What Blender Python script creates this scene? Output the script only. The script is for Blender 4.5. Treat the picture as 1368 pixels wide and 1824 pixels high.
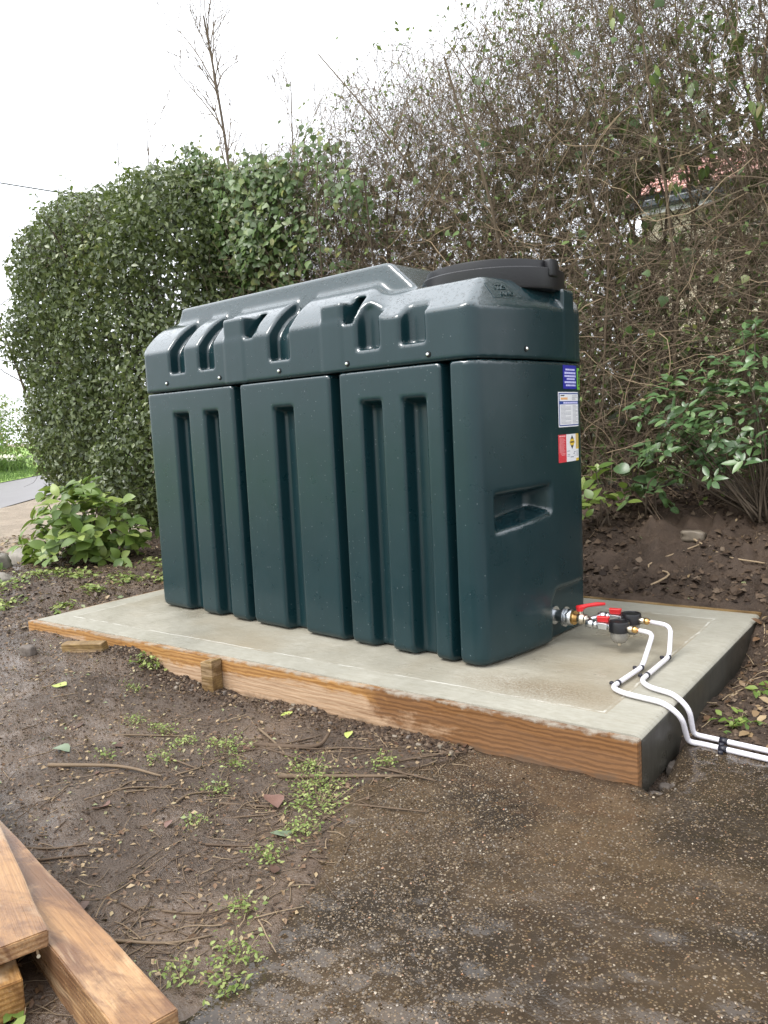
import bpy, bmesh, math
import numpy as np
from mathutils import Matrix, Vector
R_ = math.radians
rng = np.random.default_rng(11)
for o in list(bpy.data.objects): bpy.data.objects.remove(o)
scene = bpy.context.scene
COL = scene.collection

# ------------------------------------------------------------------ camera
CAMP = np.array([3.5218, -1.9214, 0.8252])
r_ = np.array([0.80476758, 0.59162703, -0.04823483]); u_ = np.array([-0.02611799, 0.11647351, 0.99285033]); w_ = np.array([-0.59301517, 0.79775396, -0.10918622])
cd = bpy.data.cameras.new('camera'); cam = bpy.data.objects.new('camera', cd); COL.objects.link(cam)
cam.matrix_world = Matrix(((r_[0], u_[0], -w_[0], CAMP[0]), (r_[1], u_[1], -w_[1], CAMP[1]), (r_[2], u_[2], -w_[2], CAMP[2]), (0, 0, 0, 1)))
cd.sensor_fit = 'VERTICAL'; cd.sensor_height = 24; cd.lens = 1417.75 / 1824 * 24
cd.clip_start = .02; cd.clip_end = 2000
scene.camera = cam
scene.render.resolution_x = 768; scene.render.resolution_y = 1024

# ------------------------------------------------------------------ sky, sun, exposure (overcast)
SUN_AZ, SUN_EL = 205.0, 55.0          # compass bearing of the bright part of the cloud (from +Y clockwise), elevation
wd = bpy.data.worlds.new('World'); scene.world = wd; wd.use_nodes = True
nt = wd.node_tree; nt.nodes.clear()
sk = nt.nodes.new('ShaderNodeTexSky'); sk.sky_type = 'NISHITA'; sk.sun_disc = False
sk.sun_elevation = R_(SUN_EL); sk.sun_rotation = R_(SUN_AZ); sk.air_density = 1.0; sk.dust_density = 6.0; sk.ozone_density = 1.0
hs = nt.nodes.new('ShaderNodeHueSaturation'); hs.inputs['Saturation'].default_value = .22
mx = nt.nodes.new('ShaderNodeMix'); mx.data_type = 'RGBA'; mx.inputs[0].default_value = .7
mx.inputs[7].default_value = (9.2, 9.5, 10.0, 1)      # even cloud cover
bg = nt.nodes.new('ShaderNodeBackground'); bg.inputs[1].default_value = .12
ow = nt.nodes.new('ShaderNodeOutputWorld')
nt.links.new(sk.outputs[0], hs.inputs['Color']); nt.links.new(hs.outputs[0], mx.inputs[6]); nt.links.new(mx.outputs[2], bg.inputs[0]); nt.links.new(bg.outputs[0], ow.inputs[0])
sd = bpy.data.lights.new('sun', 'SUN'); sd.energy = 1.2; sd.angle = R_(30); sd.color = (1, .97, .92)
sun = bpy.data.objects.new('sun', sd); COL.objects.link(sun); sun.location = (0, 0, 8)
az, el = R_(SUN_AZ), R_(SUN_EL)
sun.rotation_euler = Vector((math.sin(az) * math.cos(el), math.cos(az) * math.cos(el), math.sin(el))).to_track_quat('Z', 'Y').to_euler()
scene.view_settings.view_transform = 'Standard'; scene.view_settings.look = 'None'; scene.view_settings.gamma = 1
scene.view_settings.use_curve_mapping = False
scene.view_settings.exposure = 1.15

# ------------------------------------------------------------------ object helpers
def tag(o, label=None, cat=None, group=None, kind=None):
    if label: o['label'] = label
    if cat: o['category'] = cat
    if group: o['group'] = group
    if kind: o['kind'] = kind
    return o
def empty(name, loc=(0, 0, 0), rz=0):
    o = bpy.data.objects.new(name, None); COL.objects.link(o); o.location = loc; o.rotation_euler = (0, 0, rz); o.empty_display_size = .1
    return o
def link(name, me, parent=None, loc=None, rot=None):
    o = bpy.data.objects.new(name, me); COL.objects.link(o); o.parent = parent
    if loc is not None: o.location = loc
    if rot is not None: o.rotation_euler = rot
    return o
def mesh_raw(name, V, Fs, mat, smooth=False, attr=None):
    """V (n,3); Fs list of (k,m) index arrays"""
    me = bpy.data.meshes.new(name)
    Fs = [np.asarray(F, np.int32) for F in (Fs if isinstance(Fs, list) else [Fs]) if len(F)]
    V = np.asarray(V, np.float32)
    me.vertices.add(len(V)); me.vertices.foreach_set('co', V.ravel())
    tot = sum(F.size for F in Fs); npol = sum(len(F) for F in Fs)
    me.loops.add(tot); me.loops.foreach_set('vertex_index', np.concatenate([F.ravel() for F in Fs]))
    st, c = [], 0
    for F in Fs:
        st.append(c + np.arange(len(F)) * F.shape[1]); c += F.size
    me.polygons.add(npol); me.polygons.foreach_set('loop_start', np.concatenate(st).astype(np.int32))
    if smooth: me.polygons.foreach_set('use_smooth', np.ones(npol, bool))
    if attr is not None:
        a = me.attributes.new('rnd', 'FLOAT', 'POINT'); a.data.foreach_set('value', np.asarray(attr, np.float32))
    me.update(calc_edges=True); me.validate()
    if mat: me.materials.append(mat)
    return me
def mesh_np(name, V, Fs, mat, parent=None, smooth=False, attr=None, loc=None, rot=None):
    return link(name, mesh_raw(name, V, Fs, mat, smooth, attr), parent, loc, rot)
def from_bm(name, bm, mat, parent=None, smooth=False, loc=None, rot=None):
    me = bpy.data.meshes.new(name); bm.to_mesh(me); bm.free()
    if smooth: me.polygons.foreach_set('use_smooth', np.ones(len(me.polygons), bool))
    if mat: me.materials.append(mat)
    return link(name, me, parent, loc, rot)
def box_bm(x0, x1, y0, y1, z0, z1, bev=0, seg=2, bm=None):
    b = bmesh.new()
    g = bmesh.ops.create_cube(b, size=1)
    for v in b.verts: v.co = Vector(((x0 + x1) / 2 + v.co.x * (x1 - x0), (y0 + y1) / 2 + v.co.y * (y1 - y0), (z0 + z1) / 2 + v.co.z * (z1 - z0)))
    if bev: bmesh.ops.bevel(b, geom=list(b.edges), offset=bev, segments=seg, affect='EDGES', profile=.5)
    return b
def box(name, x0, x1, y0, y1, z0, z1, mat, parent=None, bev=0, seg=2, **k):
    return from_bm(name, box_bm(x0, x1, y0, y1, z0, z1, bev, seg), mat, parent, **k)
def lathe(name, prof, mat, parent=None, n=32, axis='Z', loc=None, rot=None, smooth=True, facets=None):
    """prof list of (radius, height)"""
    n = facets or n
    prof = np.array(prof, float); a = np.linspace(0, 2 * np.pi, n, endpoint=False) + (np.pi / n)
    V = np.stack([np.outer(prof[:, 0], np.cos(a)), np.outer(prof[:, 0], np.sin(a)), np.repeat(prof[:, 1:2], n, 1)], -1).reshape(-1, 3)
    m = len(prof); i = np.arange(m - 1)[:, None] * n + np.arange(n)[None]; j = np.arange(m - 1)[:, None] * n + (np.arange(n)[None] + 1) % n
    F = np.stack([i, j, j + n, i + n], -1).reshape(-1, 4)
    caps = [np.arange(n)[::-1][None], ((m - 1) * n + np.arange(n))[None]]
    if axis == 'X': V = V[:, [2, 0, 1]]
    if axis == 'Y': V = V[:, [1, 2, 0]]
    o = mesh_np(name, V, [F] + caps, mat, parent, smooth and not facets, loc=loc, rot=rot)
    if smooth and not facets:
        me = o.data
        sh = np.ones(len(me.polygons), bool); sh[-2:] = False; me.polygons.foreach_set('use_smooth', sh)
        me.set_sharp_from_angle(angle=R_(40))
    return o
def tubes(P, Rr, sides=3):
    """P (N,S,3) centre lines, Rr (N,S) radii -> V, quads"""
    P = np.asarray(P, float); N, S, _ = P.shape
    T = np.gradient(P, axis=1); T /= np.linalg.norm(T, axis=-1, keepdims=True) + 1e-9
    ref = np.where(np.abs(T[:, :1, 2:3]) > .8, np.array([1., 0, 0]), np.array([0, 0, 1.]))
    ref = np.repeat(ref, S, 1)
    A = np.cross(T, ref); A /= np.linalg.norm(A, axis=-1, keepdims=True) + 1e-9; B = np.cross(T, A)
    an = np.arange(sides) * 2 * np.pi / sides
    V = P[:, :, None] + Rr[:, :, None, None] * (np.cos(an)[:, None] * A[:, :, None] + np.sin(an)[:, None] * B[:, :, None])
    base = (np.arange(N) * S * sides)[:, None, None] + (np.arange(S - 1) * sides)[None, :, None]
    k = np.arange(sides)[None, None]; k2 = (k + 1) % sides
    F = np.stack(np.broadcast_arrays(base + k, base + k2, base + k2 + sides, base + k + sides), -1).reshape(-1, 4)
    return V.reshape(-1, 3), F
def smoothline(pts, n=8, rad=None):
    """Catmull-Rom through points"""
    p = np.array(pts, float); q = np.vstack([2 * p[0] - p[1], p, 2 * p[-1] - p[-2]]); out = []
    for i in range(1, len(q) - 2):
        for t in np.linspace(0, 1, n, endpoint=False):
            a, b, c, d = q[i - 1:i + 3]
            out.append(.5 * (2 * b + (c - a) * t + (2 * a - 5 * b + 4 * c - d) * t * t + (3 * b - a - 3 * c + d) * t ** 3))
    out.append(p[-1]); return np.array(out)
def bendline(pts, rad=.03, n=6):
    """polyline with rounded bends"""
    p = np.array(pts, float); out = [p[0]]
    for i in range(1, len(p) - 1):
        a, b, c = p[i - 1:i + 2]
        d1 = (a - b); l1 = np.linalg.norm(d1); d2 = (c - b); l2 = np.linalg.norm(d2)
        q = min(rad, l1 * .48, l2 * .48); s = b + d1 / l1 * q; e = b + d2 / l2 * q
        for t in np.linspace(0, 1, n): out.append((1 - t) ** 2 * s + 2 * t * (1 - t) * b + t * t * e)
    out.append(p[-1]); return np.array(out)
def tube(name, line, rad, mat, parent=None, sides=10, **k):
    line = np.asarray(line, float)
    rr = np.broadcast_to(np.asarray(rad, float), (len(line),))
    V, F = tubes(line[None], rr[None], sides)
    n = len(line)
    caps = [np.arange(sides)[::-1][None], ((n - 1) * sides + np.arange(sides))[None]]
    return mesh_np(name, V, [F] + caps, mat, parent, True, **k)
def frames(d, n):
    d = d / (np.linalg.norm(d, axis=-1, keepdims=True) + 1e-9)
    x = np.cross(d, n); x /= np.linalg.norm(x, axis=-1, keepdims=True) + 1e-9
    z = np.cross(x, d)
    return np.stack([x, d, z], -1)
def inst(tpl, pos, Rm, sc):
    TV, TF = tpl; N = len(pos); m = len(TV)
    V = np.einsum('nij,mj->nmi', Rm, TV) * np.asarray(sc)[:, None, None] + pos[:, None]
    F = (TF[None] + (np.arange(N) * m)[:, None, None]).reshape(-1, TF.shape[1])
    return V.reshape(-1, 3), F
def unit(a): return a / (np.linalg.norm(a, axis=-1, keepdims=True) + 1e-9)
# value noise
_L = np.random.default_rng(5).random((64, 64, 64)).astype(np.float32)
def vnoise(x, y, z=0.0):
    x, y, z = np.broadcast_arrays(np.asarray(x, float), np.asarray(y, float), np.asarray(z, float))
    i, j, k = np.floor(x).astype(int), np.floor(y).astype(int), np.floor(z).astype(int)
    f, g, h = x - i, y - j, z - k
    f = f * f * (3 - 2 * f); g = g * g * (3 - 2 * g); h = h * h * (3 - 2 * h)
    o = 0
    for a in (0, 1):
        for b in (0, 1):
            for c in (0, 1):
                o = o + _L[(i + a) % 64, (j + b) % 64, (k + c) % 64] * (f if a else 1 - f) * (g if b else 1 - g) * (h if c else 1 - h)
    return o - .5
def fbm(x, y, z=0.0, oct=4, gain=.5):
    s, a = 0, 1.0
    for k in range(oct):
        s = s + a * vnoise(x * 2 ** k + 17.3 * k, y * 2 ** k + 5.1 * k, np.asarray(z) * 2 ** k + 3.7 * k); a *= gain
    return s
def sstep(a, b, x): t = np.clip((x - a) / (b - a), 0, 1); return t * t * (3 - 2 * t)

SL, SW = 2.8595, 1.4502       # slab length and width
PADZ = -.122                  # level of the old concrete pad
# ------------------------------------------------------------------ materials
class NB:
    def __init__(s, name):
        s.m = bpy.data.materials.new(name); s.m.use_nodes = True; s.t = s.m.node_tree; s.t.nodes.clear()
        s.out = s.t.nodes.new('ShaderNodeOutputMaterial'); s.b = s.n('ShaderNodeBsdfPrincipled'); s.l(s.b.outputs[0], s.out.inputs[0])
    def n(s, typ, **k):
        nd = s.t.nodes.new(typ)
        for a, v in k.items(): setattr(nd, a, v)
        return nd
    def l(s, a, b): s.t.links.new(a, b)
    def set(s, nd, **k):
        for a, v in k.items():
            i = nd.inputs[a.replace('_', ' ')] if a.replace('_', ' ') in nd.inputs else nd.inputs[a]
            if hasattr(v, 'node'): s.l(v, i)
            else: i.default_value = v
        return nd
    def co(s, kind='Object', scale=(1, 1, 1)):
        c = s.n('ShaderNodeTexCoord'); m = s.n('ShaderNodeMapping'); s.l(c.outputs[kind], m.inputs[0]); m.inputs['Scale'].default_value = scale
        return m.outputs[0]
    def pos(s): return s.n('ShaderNodeNewGeometry').outputs['Position']
    def noise(s, v, scale, detail=4, rough=.55, dist=0):
        return s.set(s.n('ShaderNodeTexNoise'), Vector=v, Scale=scale, Detail=detail, Roughness=rough, Distortion=dist).outputs['Fac']
    def vor(s, v, scale, feat='F1', out='Distance', rnd=1):
        nd = s.n('ShaderNodeTexVoronoi', feature=feat); s.set(nd, Vector=v, Scale=scale, Randomness=rnd); return nd.outputs[out]
    def ramp(s, f, stops, interp='LINEAR'):
        nd = s.n('ShaderNodeValToRGB'); s.l(f, nd.inputs[0]); e = nd.color_ramp.elements; nd.color_ramp.interpolation = interp
        while len(e) < len(stops): e.new(.5)
        for x, (p, c) in zip(e, stops): x.position = p; x.color = (c if hasattr(c, '__len__') else (c, c, c))[:3] + (1,) if hasattr(c, '__len__') else (c, c, c, 1)
        return nd.outputs[0]
    def mix(s, f, a, b, typ='MIX'):
        nd = s.n('ShaderNodeMix', data_type='RGBA', blend_type=typ)
        for i, v in ((0, f), (6, a), (7, b)):
            if hasattr(v, 'node'): s.l(v, nd.inputs[i])
            else: nd.inputs[i].default_value = v if i == 0 else tuple(v) + (1,)
        return nd.outputs[2]
    def math(s, op, a, b=0.0, clamp=False):
        nd = s.n('ShaderNodeMath', operation=op, use_clamp=clamp)
        for i, v in ((0, a), (1, b)):
            if hasattr(v, 'node'): s.l(v, nd.inputs[i])
            else: nd.inputs[i].default_value = v
        return nd.outputs[0]
    def xyz(s, v):
        nd = s.n('ShaderNodeSeparateXYZ'); s.l(v, nd.inputs[0]); return nd.outputs
    def bump(s, h, strength=.3, dist=.01, normal=None):
        nd = s.n('ShaderNodeBump'); s.set(nd, Height=h, Strength=strength, Distance=dist)
        if normal is not None: s.l(normal, nd.inputs['Normal'])
        return nd.outputs[0]
    def p(s, **k):
        s.set(s.b, **k); return s
    def attr(s, name='rnd'):
        nd = s.n('ShaderNodeAttribute'); nd.attribute_name = name; return nd.outputs['Fac']
    def rnd(s): return s.n('ShaderNodeObjectInfo').outputs['Random']

def plain(name, col, rough=.5, metal=0.0, spec=.5, var=0):
    m = NB(name); m.p(Roughness=rough, Metallic=metal, Specular_IOR_Level=spec)
    if var:
        f = m.noise(m.co('Object'), 40, 3); m.p(Base_Color=m.mix(f, [c * (1 - var) for c in col], [c * (1 + var) for c in col]))
    else: m.p(Base_Color=tuple(col) + (1,))
    return m.m
def leaf_mat(name, stops, rough=.4, trans=.25, spec=.5, per_object=False):
    m = NB(name); f = m.rnd() if per_object else m.attr()
    c = m.ramp(f, stops)
    c2 = m.mix(m.noise(m.co('Object'), 60, 2), c, m.mix(.5, c, (.02, .03, .01)), 'MIX')
    c3 = m.mix(.35, c, c2)
    m.p(Base_Color=c3, Roughness=rough, Specular_IOR_Level=spec)
    tr = m.n('ShaderNodeBsdfTranslucent'); m.l(m.mix(.4, c, (.25, .35, .05)), tr.inputs[0])
    ms = m.n('ShaderNodeMixShader'); ms.inputs[0].default_value = trans; m.l(m.b.outputs[0], ms.inputs[1]); m.l(tr.outputs[0], ms.inputs[2]); m.l(ms.outputs[0], m.out.inputs[0])
    return m.m
def bark_mat(name, c0, c1, sc=25):
    m = NB(name); f = m.noise(m.co('Object'), sc, 4); a = m.attr()
    c = m.mix(f, c0, c1); m.p(Base_Color=m.mix(a, c, m.mix(.6, c, (.36, .27, .17))), Roughness=.75, Specular_IOR_Level=.35)
    return m.m
M = {}
def build_materials():
    # tank plastic: wet dark green
    m = NB('tank_plastic'); v = m.co('Object')
    n1 = m.noise(v, 6, 4); n2 = m.noise(v, 160, 3)
    st = m.noise(m.co('Object', (30, 30, .8)), 3, 4, .6)
    scuff = m.ramp(m.noise(v, 9, 6, .7), [(.66, 0.0), (.74, .25)])
    c = m.mix(n1, (.0040, .0205, .0255), (.0068, .0285, .0345)); c = m.mix(m.math('MULTIPLY', scuff, .30), c, (.22, .26, .27))
    c = m.mix(m.ramp(st, [(.45, 0.0), (.8, .3)]), c, (.0035, .017, .020))
    fleck = m.math('MULTIPLY', m.ramp(m.vor(v, 70), [(.10, 1.0), (.16, 0.0)]), m.ramp(m.vor(v, 70, out='Color'), [(.80, 0.0), (.84, 1.0)])); c = m.mix(m.math('MULTIPLY', fleck, .35), c, (.32, .36, .38))
    scr = m.ramp(m.noise(m.co('Object', (38, 38, 3.2)), 1.0, 4, .75, 1.5), [(.70, 0.0), (.76, .35)]); c = m.mix(m.math('MULTIPLY', scr, m.ramp(m.noise(v, 2.4, 2), [(.5, 0.0), (.62, 1.0)])), c, (.10, .13, .14))
    nz = m.xyz(m.n('ShaderNodeNewGeometry').outputs['Normal'])[2]
    upm = m.math('MULTIPLY', m.math('SUBTRACT', nz, .08), 3.2, True)
    dr = m.ramp(m.vor(v, 95), [(.0, 1.0), (.25, .75), (.40, 0.0)]); pick = m.ramp(m.vor(v, 95, out='Color'), [(.42, 0.0), (.5, 1.0)])
    drop = m.math('MULTIPLY', m.math('MULTIPLY', dr, pick), upm)
    b1 = m.bump(m.math('ADD', m.math('MULTIPLY', n2, .25), m.math('MULTIPLY', n1, 3.0)), .08, .004)
    b2 = m.bump(drop, 1.0, .005, b1)
    rg = m.math('ADD', m.ramp(m.noise(v, 14, 4), [(.3, .26), (.7, .36)]), m.math('MULTIPLY', upm, -.14))
    m.p(Base_Color=c, Roughness=rg, Specular_IOR_Level=m.math('ADD', .38, m.math('MULTIPLY', upm, .45)), Normal=b2, Coat_Weight=m.math('ADD', .08, m.math('MULTIPLY', upm, .92)), Coat_IOR=1.6, Coat_Roughness=.14); M['tank'] = m.m
    m = NB('black_plastic'); v = m.co('Object'); dr = m.ramp(m.vor(v, 110), [(0, 1.0), (.4, 0.0)])
    nz = m.xyz(m.n('ShaderNodeNewGeometry').outputs['Normal'])[2]
    m.p(Base_Color=(.0085, .0085, .0105, 1), Roughness=.36, Normal=m.bump(m.math('MULTIPLY', dr, m.math('MAXIMUM', nz, .1)), .7, .003)); M['black'] = m.m
    M['gap'] = plain('shadow_gap', (.01, .012, .012), .9)  # near-black shade put into the colour of the seam and screw holes
    # concrete slab
    m = NB('slab_concrete'); P = m.co('Object'); x, y, z = m.xyz(P)
    n1 = m.noise(P, 2.2, 5, .6, .4); n2 = m.noise(P, 90, 4); n3 = m.noise(m.co('Object', (14, 60, 1)), 1.2, 5, .7)
    e = m.math('MINIMUM', m.math('SUBTRACT', 2.86, x), m.math('MINIMUM', y, m.math('MINIMUM', x, m.math('SUBTRACT', 1.45, y))))
    band = m.math('LESS_THAN', e, .135); ln = m.math('LESS_THAN', m.math('ABSOLUTE', m.math('SUBTRACT', e, m.math('ADD', .133, m.math('MULTIPLY', m.noise(P, 9, 4), .022)))), .0035)
    c = m.mix(m.ramp(n1, [(.3, 0.0), (.7, 1.0)]), (.235, .220, .175), (.42, .40, .34)); c = m.mix(m.math('MULTIPLY', band, .55), c, (.37, .36, .31)); c = m.mix(m.ramp(m.noise(P, 26, 5, .7), [(.35, .3), (.65, 0.0)]), c, (.22, .205, .16))
    c = m.mix(m.ramp(n3, [(.42, 0.0), (.72, .55)]), c, (.24, .22, .165))
    warm = m.ramp(m.noise(P, 1.3, 3), [(.46, 0.0), (.62, .65)]); c = m.mix(m.math('MULTIPLY', warm, m.math('SUBTRACT', 1.0, band)), c, (.26, .215, .145))
    c = m.mix(m.math('MULTIPLY', ln, m.ramp(m.noise(P, 11, 4), [(.42, .05), (.58, .75)])), c, (.58, .57, .52))
    dd = m.n('ShaderNodeVectorMath', operation='DISTANCE'); m.l(m.co('Object', (.62, 1.6, 1)), dd.inputs[0]); dd.inputs[1].default_value = (2.48 * .62, .235 * 1.6, 0)
    rp = m.math('MULTIPLY', m.ramp(m.math('ADD', dd.outputs['Value'], m.math('MULTIPLY', m.math('SUBTRACT', n2, .5), .10)), [(.05, 1.0), (.22, 0.0)]), m.math('SUBTRACT', 1.0, band)); c = m.mix(m.math('MULTIPLY', rp, m.ramp(m.noise(P, 120, 4, .7), [(.40, .15), (.60, .85)])), c, (.17, .125, .075))
    spk = m.ramp(m.noise(P, 55, 2), [(.70, 0.0), (.73, .7)]); c = m.mix(spk, c, (.16, .14, .11))
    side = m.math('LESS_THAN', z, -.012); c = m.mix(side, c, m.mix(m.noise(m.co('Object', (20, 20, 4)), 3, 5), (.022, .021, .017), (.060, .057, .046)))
    wet = m.ramp(m.noise(P, 1.7, 4, .6), [(.42, .62), (.62, .22)])
    h = m.math('ADD', m.math('MULTIPLY', n2, .25), m.math('ADD', m.math('MULTIPLY', n3, m.math('SUBTRACT', 1.0, m.math('MULTIPLY', band, .8))), m.math('MULTIPLY', ln, .6)))
    m.p(Base_Color=c, Roughness=wet, Specular_IOR_Level=.4, Normal=m.bump(m.math('ADD', h, m.math('MULTIPLY', rp, m.math('MULTIPLY', m.noise(P, 120, 4, .7), 1.6))), .45, .004)); M['slab'] = m.m
    # old wet concrete pad with exposed aggregate
    m = NB('aggregate_concrete'); P = m.co('Object')
    n1 = m.noise(P, 1.6, 5, .62, .6); n2 = m.noise(P, 9, 5, .65); n3 = m.noise(P, 120, 3)
    base = m.mix(n2, (.034, .022, .013), (.115, .080, .048)); base = m.mix(m.ramp(n1, [(.42, .0), (.58, .85)]), base, (.026, .020, .015))
    vd = m.vor(P, 190); vc = m.vor(P, 190, out='Color')
    stone = m.ramp(m.xyz(vc)[0], [(.0, (.07, .05, .03)), (.3, (.12, .08, .045)), (.55, (.19, .13, .07)), (.75, (.11, .09, .07)), (.93, (.24, .20, .15)), (1, (.22, .10, .045))])
    mask = m.math('MULTIPLY', m.math('LESS_THAN', vd, .42), m.math('GREATER_THAN', m.xyz(vc)[1], m.ramp(n1, [(.35, .45), (.65, .8)])))
    c = m.mix(m.math('MULTIPLY', mask, .8), base, stone)
    fine = m.ramp(m.vor(P, 330, out='Color'), [(.86, 0.0), (.9, .6)]); c = m.mix(fine, c, (.24, .18, .11))
    wetn = m.noise(m.co('Object', (1, 2.2, 1)), 3.4, 5, .65, .5)
    dst = m.n('ShaderNodeVectorMath', operation='DISTANCE'); m.l(P, dst.inputs[0]); dst.inputs[1].default_value = (2.72, -1.08, PADZ)
    wetn = m.math('SUBTRACT', wetn, m.math('MULTIPLY', m.ramp(dst.outputs['Value'], [(.15, 1.0), (.75, 0.0)]), .11))
    wet = m.ramp(wetn, [(.42, .05), (.54, .13), (.66, .34)])
    h = m.math('ADD', m.math('MULTIPLY', m.math('SUBTRACT', .5, vd), m.math('MULTIPLY', mask, 1.0)), m.math('ADD', m.math('MULTIPLY', n3, .5), m.math('MULTIPLY', n2, 1.6)))
    m.p(Base_Color=c, Roughness=wet, Specular_IOR_Level=.6, Normal=m.bump(h, m.ramp(wetn, [(.42, .14), (.60, .65)]), .006)); M['pad'] = m.m
    # ground: mud, soil, gravel, grass by place
    m = NB('ground_mud'); P = m.pos(); x, y, z = m.xyz(P)
    n1 = m.noise(P, 1.3, 5, .6, .5); n2 = m.noise(P, 14, 5, .65); n3 = m.noise(P, 95, 4, .7)
    mud = m.mix(n2, (.070, .046, .031), (.165, .119, .084)); mud = m.mix(m.ramp(n1, [(.38, .0), (.62, .65)]), mud, (.056, .038, .027))
    mud = m.mix(m.ramp(n3, [(.60, 0.0), (.72, .55)]), mud, (.23, .17, .12)); mud = m.mix(m.ramp(m.noise(P, 45, 3), [(.62, 0.0), (.70, .7)]), mud, (.042, .031, .024))
    soil = m.mix(n2, (.026, .016, .010), (.085, .054, .034)); soil = m.mix(m.ramp(n3, [(.60, .0), (.70, .6)]), soil, (.14, .10, .065))
    bank = m.math('MULTIPLY', m.math('SUBTRACT', m.math('ADD', y, m.math('MULTIPLY', m.math('SUBTRACT', x, 2.9), .0)), 1.05), 4.0, True)
    rt = m.math('MULTIPLY', m.math('MULTIPLY', m.math('SUBTRACT', x, 2.8), 8.0, True), m.math('MULTIPLY', m.math('SUBTRACT', y, .2), 5.0, True), True)
    c = m.mix(m.math('MAXIMUM', bank, rt), mud, soil)
    grav = m.mix(m.noise(P, 30, 4), (.17, .13, .09), (.33, .27, .20)); c = m.mix(m.math('MULTIPLY', m.math('SUBTRACT', -1.75, m.math('ADD', x, m.math('MULTIPLY', n2, .5))), 3.0, True), c, grav)
    far = m.math('MULTIPLY', m.math('SUBTRACT', m.math('ABSOLUTE', y), 3.3), 2.0, True)
    c = m.mix(m.math('MULTIPLY', far, m.math('GREATER_THAN', x, -1.9)), c, m.mix(n2, (.05, .09, .025), (.09, .14, .04)))
    wn = m.noise(P, 2.6, 5, .62, .5); wet = m.ramp(wn, [(.40, .07), (.50, .22), (.62, .5)])
    wet = m.mix(m.math('MAXIMUM', bank, rt), wet, (.8, .8, .8))
    n4 = m.noise(P, 260, 3, .7); h = m.math('ADD', m.math('ADD', m.math('MULTIPLY', n3, 1.1), m.math('MULTIPLY', n4, .35)), m.math('MULTIPLY', n2, 2.2))
    m.p(Base_Color=c, Roughness=wet, Specular_IOR_Level=.5, Normal=m.bump(h, m.ramp(wn, [(.40, .35), (.54, .95)]), .014)); M['mud'] = m.m
    m = NB('soil_clod'); m.p(Base_Color=m.ramp(m.attr(), [(0, (.020, .012, .008)), (.5, (.055, .035, .022)), (.85, (.095, .064, .042)), (1, (.16, .12, .085))]), Roughness=.7, Specular_IOR_Level=.3); M['clod'] = m.m
    # timber: new orange softwood, grain along local X
    def wood(name, c0, c1, dark, wet=.4, palef=.5):
        m = NB(name); v0 = m.co('Object'); x, y, z = m.xyz(v0)
        warp = m.noise(m.co('Object', (1.6, 5, 5)), 1.3, 3, .5)
        w = m.n('ShaderNodeTexWave', wave_type='BANDS', bands_direction='Z'); m.set(w, Vector=m.co('Object', (.12, .5, 1)), Scale=34.0, Distortion=2.6, Detail=4.0, Detail_Scale=.7, Detail_Roughness=.65)
        g = m.noise(m.co('Object', (3, 130, 130)), 1.6, 4, .7); rg = m.ramp(w.outputs['Fac'], [(.25, 0.0), (.9, 1.0)])
        c = m.mix(m.math('MULTIPLY', rg, .8), c1, c0); c = m.mix(m.ramp(g, [(.35, .45), (.62, 0.0)]), c, dark)
        st = m.ramp(m.noise(m.co('Object', (1, 2.5, 2.5)), 3.0, 6, .7, .8), [(.44, 0.0), (.57, .85)]); c = m.mix(st, c, dark)
        pale = m.ramp(m.noise(m.co('Object', (.9, 3, 7)), 2.3, 5, .65, .6), [(.52, 0.0), (.57, palef)]); c = m.mix(pale, c, (.50, .36, .22))
        kd = m.vor(m.co('Object', (3.2, 9, 9)), 1.0); kn = m.ramp(kd, [(.05, .85), (.11, 0.0)]); c = m.mix(kn, c, [q * .6 for q in dark])
        grime = m.ramp(m.noise(v0, 38, 5, .75), [(.55, 0.0), (.75, .6)]); c = m.mix(grime, c, (.10, .065, .04))
        m.p(Base_Color=c, Roughness=m.ramp(m.noise(v0, 6, 4), [(.35, wet * .55), (.65, wet * 1.4)]), Specular_IOR_Level=.45, Normal=m.bump(m.math('ADD', g, m.math('MULTIPLY', rg, .35)), .5, .002)); return m.m
    M['wood'] = wood('wet_softwood', (.30, .145, .042), (.46, .26, .10), (.13, .058, .020), .42, .75)
    M['wood2'] = wood('stained_timber', (.31, .165, .07), (.46, .285, .145), (.125, .062, .034), .30, .4)
    m = NB('shutter_board'); v0 = m.co('Object'); x, y, z = m.xyz(v0)       # front shutter: wet orange along the top, scraped pale below, dark and sodden at the near end
    g = m.noise(m.co('Object', (2.5, 120, 120)), 1.6, 4, .7); w = m.n('ShaderNodeTexWave', wave_type='BANDS', bands_direction='Z'); m.set(w, Vector=m.co('Object', (.35, .5, 1)), Scale=22.0, Distortion=7.0, Detail=5.0, Detail_Scale=1.1, Detail_Roughness=.6)
    rg = m.ramp(w.outputs['Fac'], [(.25, 0.0), (.9, 1.0)]); nn = m.noise(m.co('Object', (1.6, 4, 4)), 2.0, 6, .7, .5)
    org = m.mix(m.math('MULTIPLY', rg, .8), (.43, .23, .08), (.25, .115, .032)); pal = m.mix(m.math('MULTIPLY', rg, .5), (.50, .355, .235), (.36, .22, .125))
    top = m.math('MULTIPLY', m.math('SUBTRACT', m.math('ADD', z, m.math('MULTIPLY', m.math('SUBTRACT', nn, .5), .17)), .112), 60.0, True)
    c = m.mix(top, pal, org)
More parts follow.
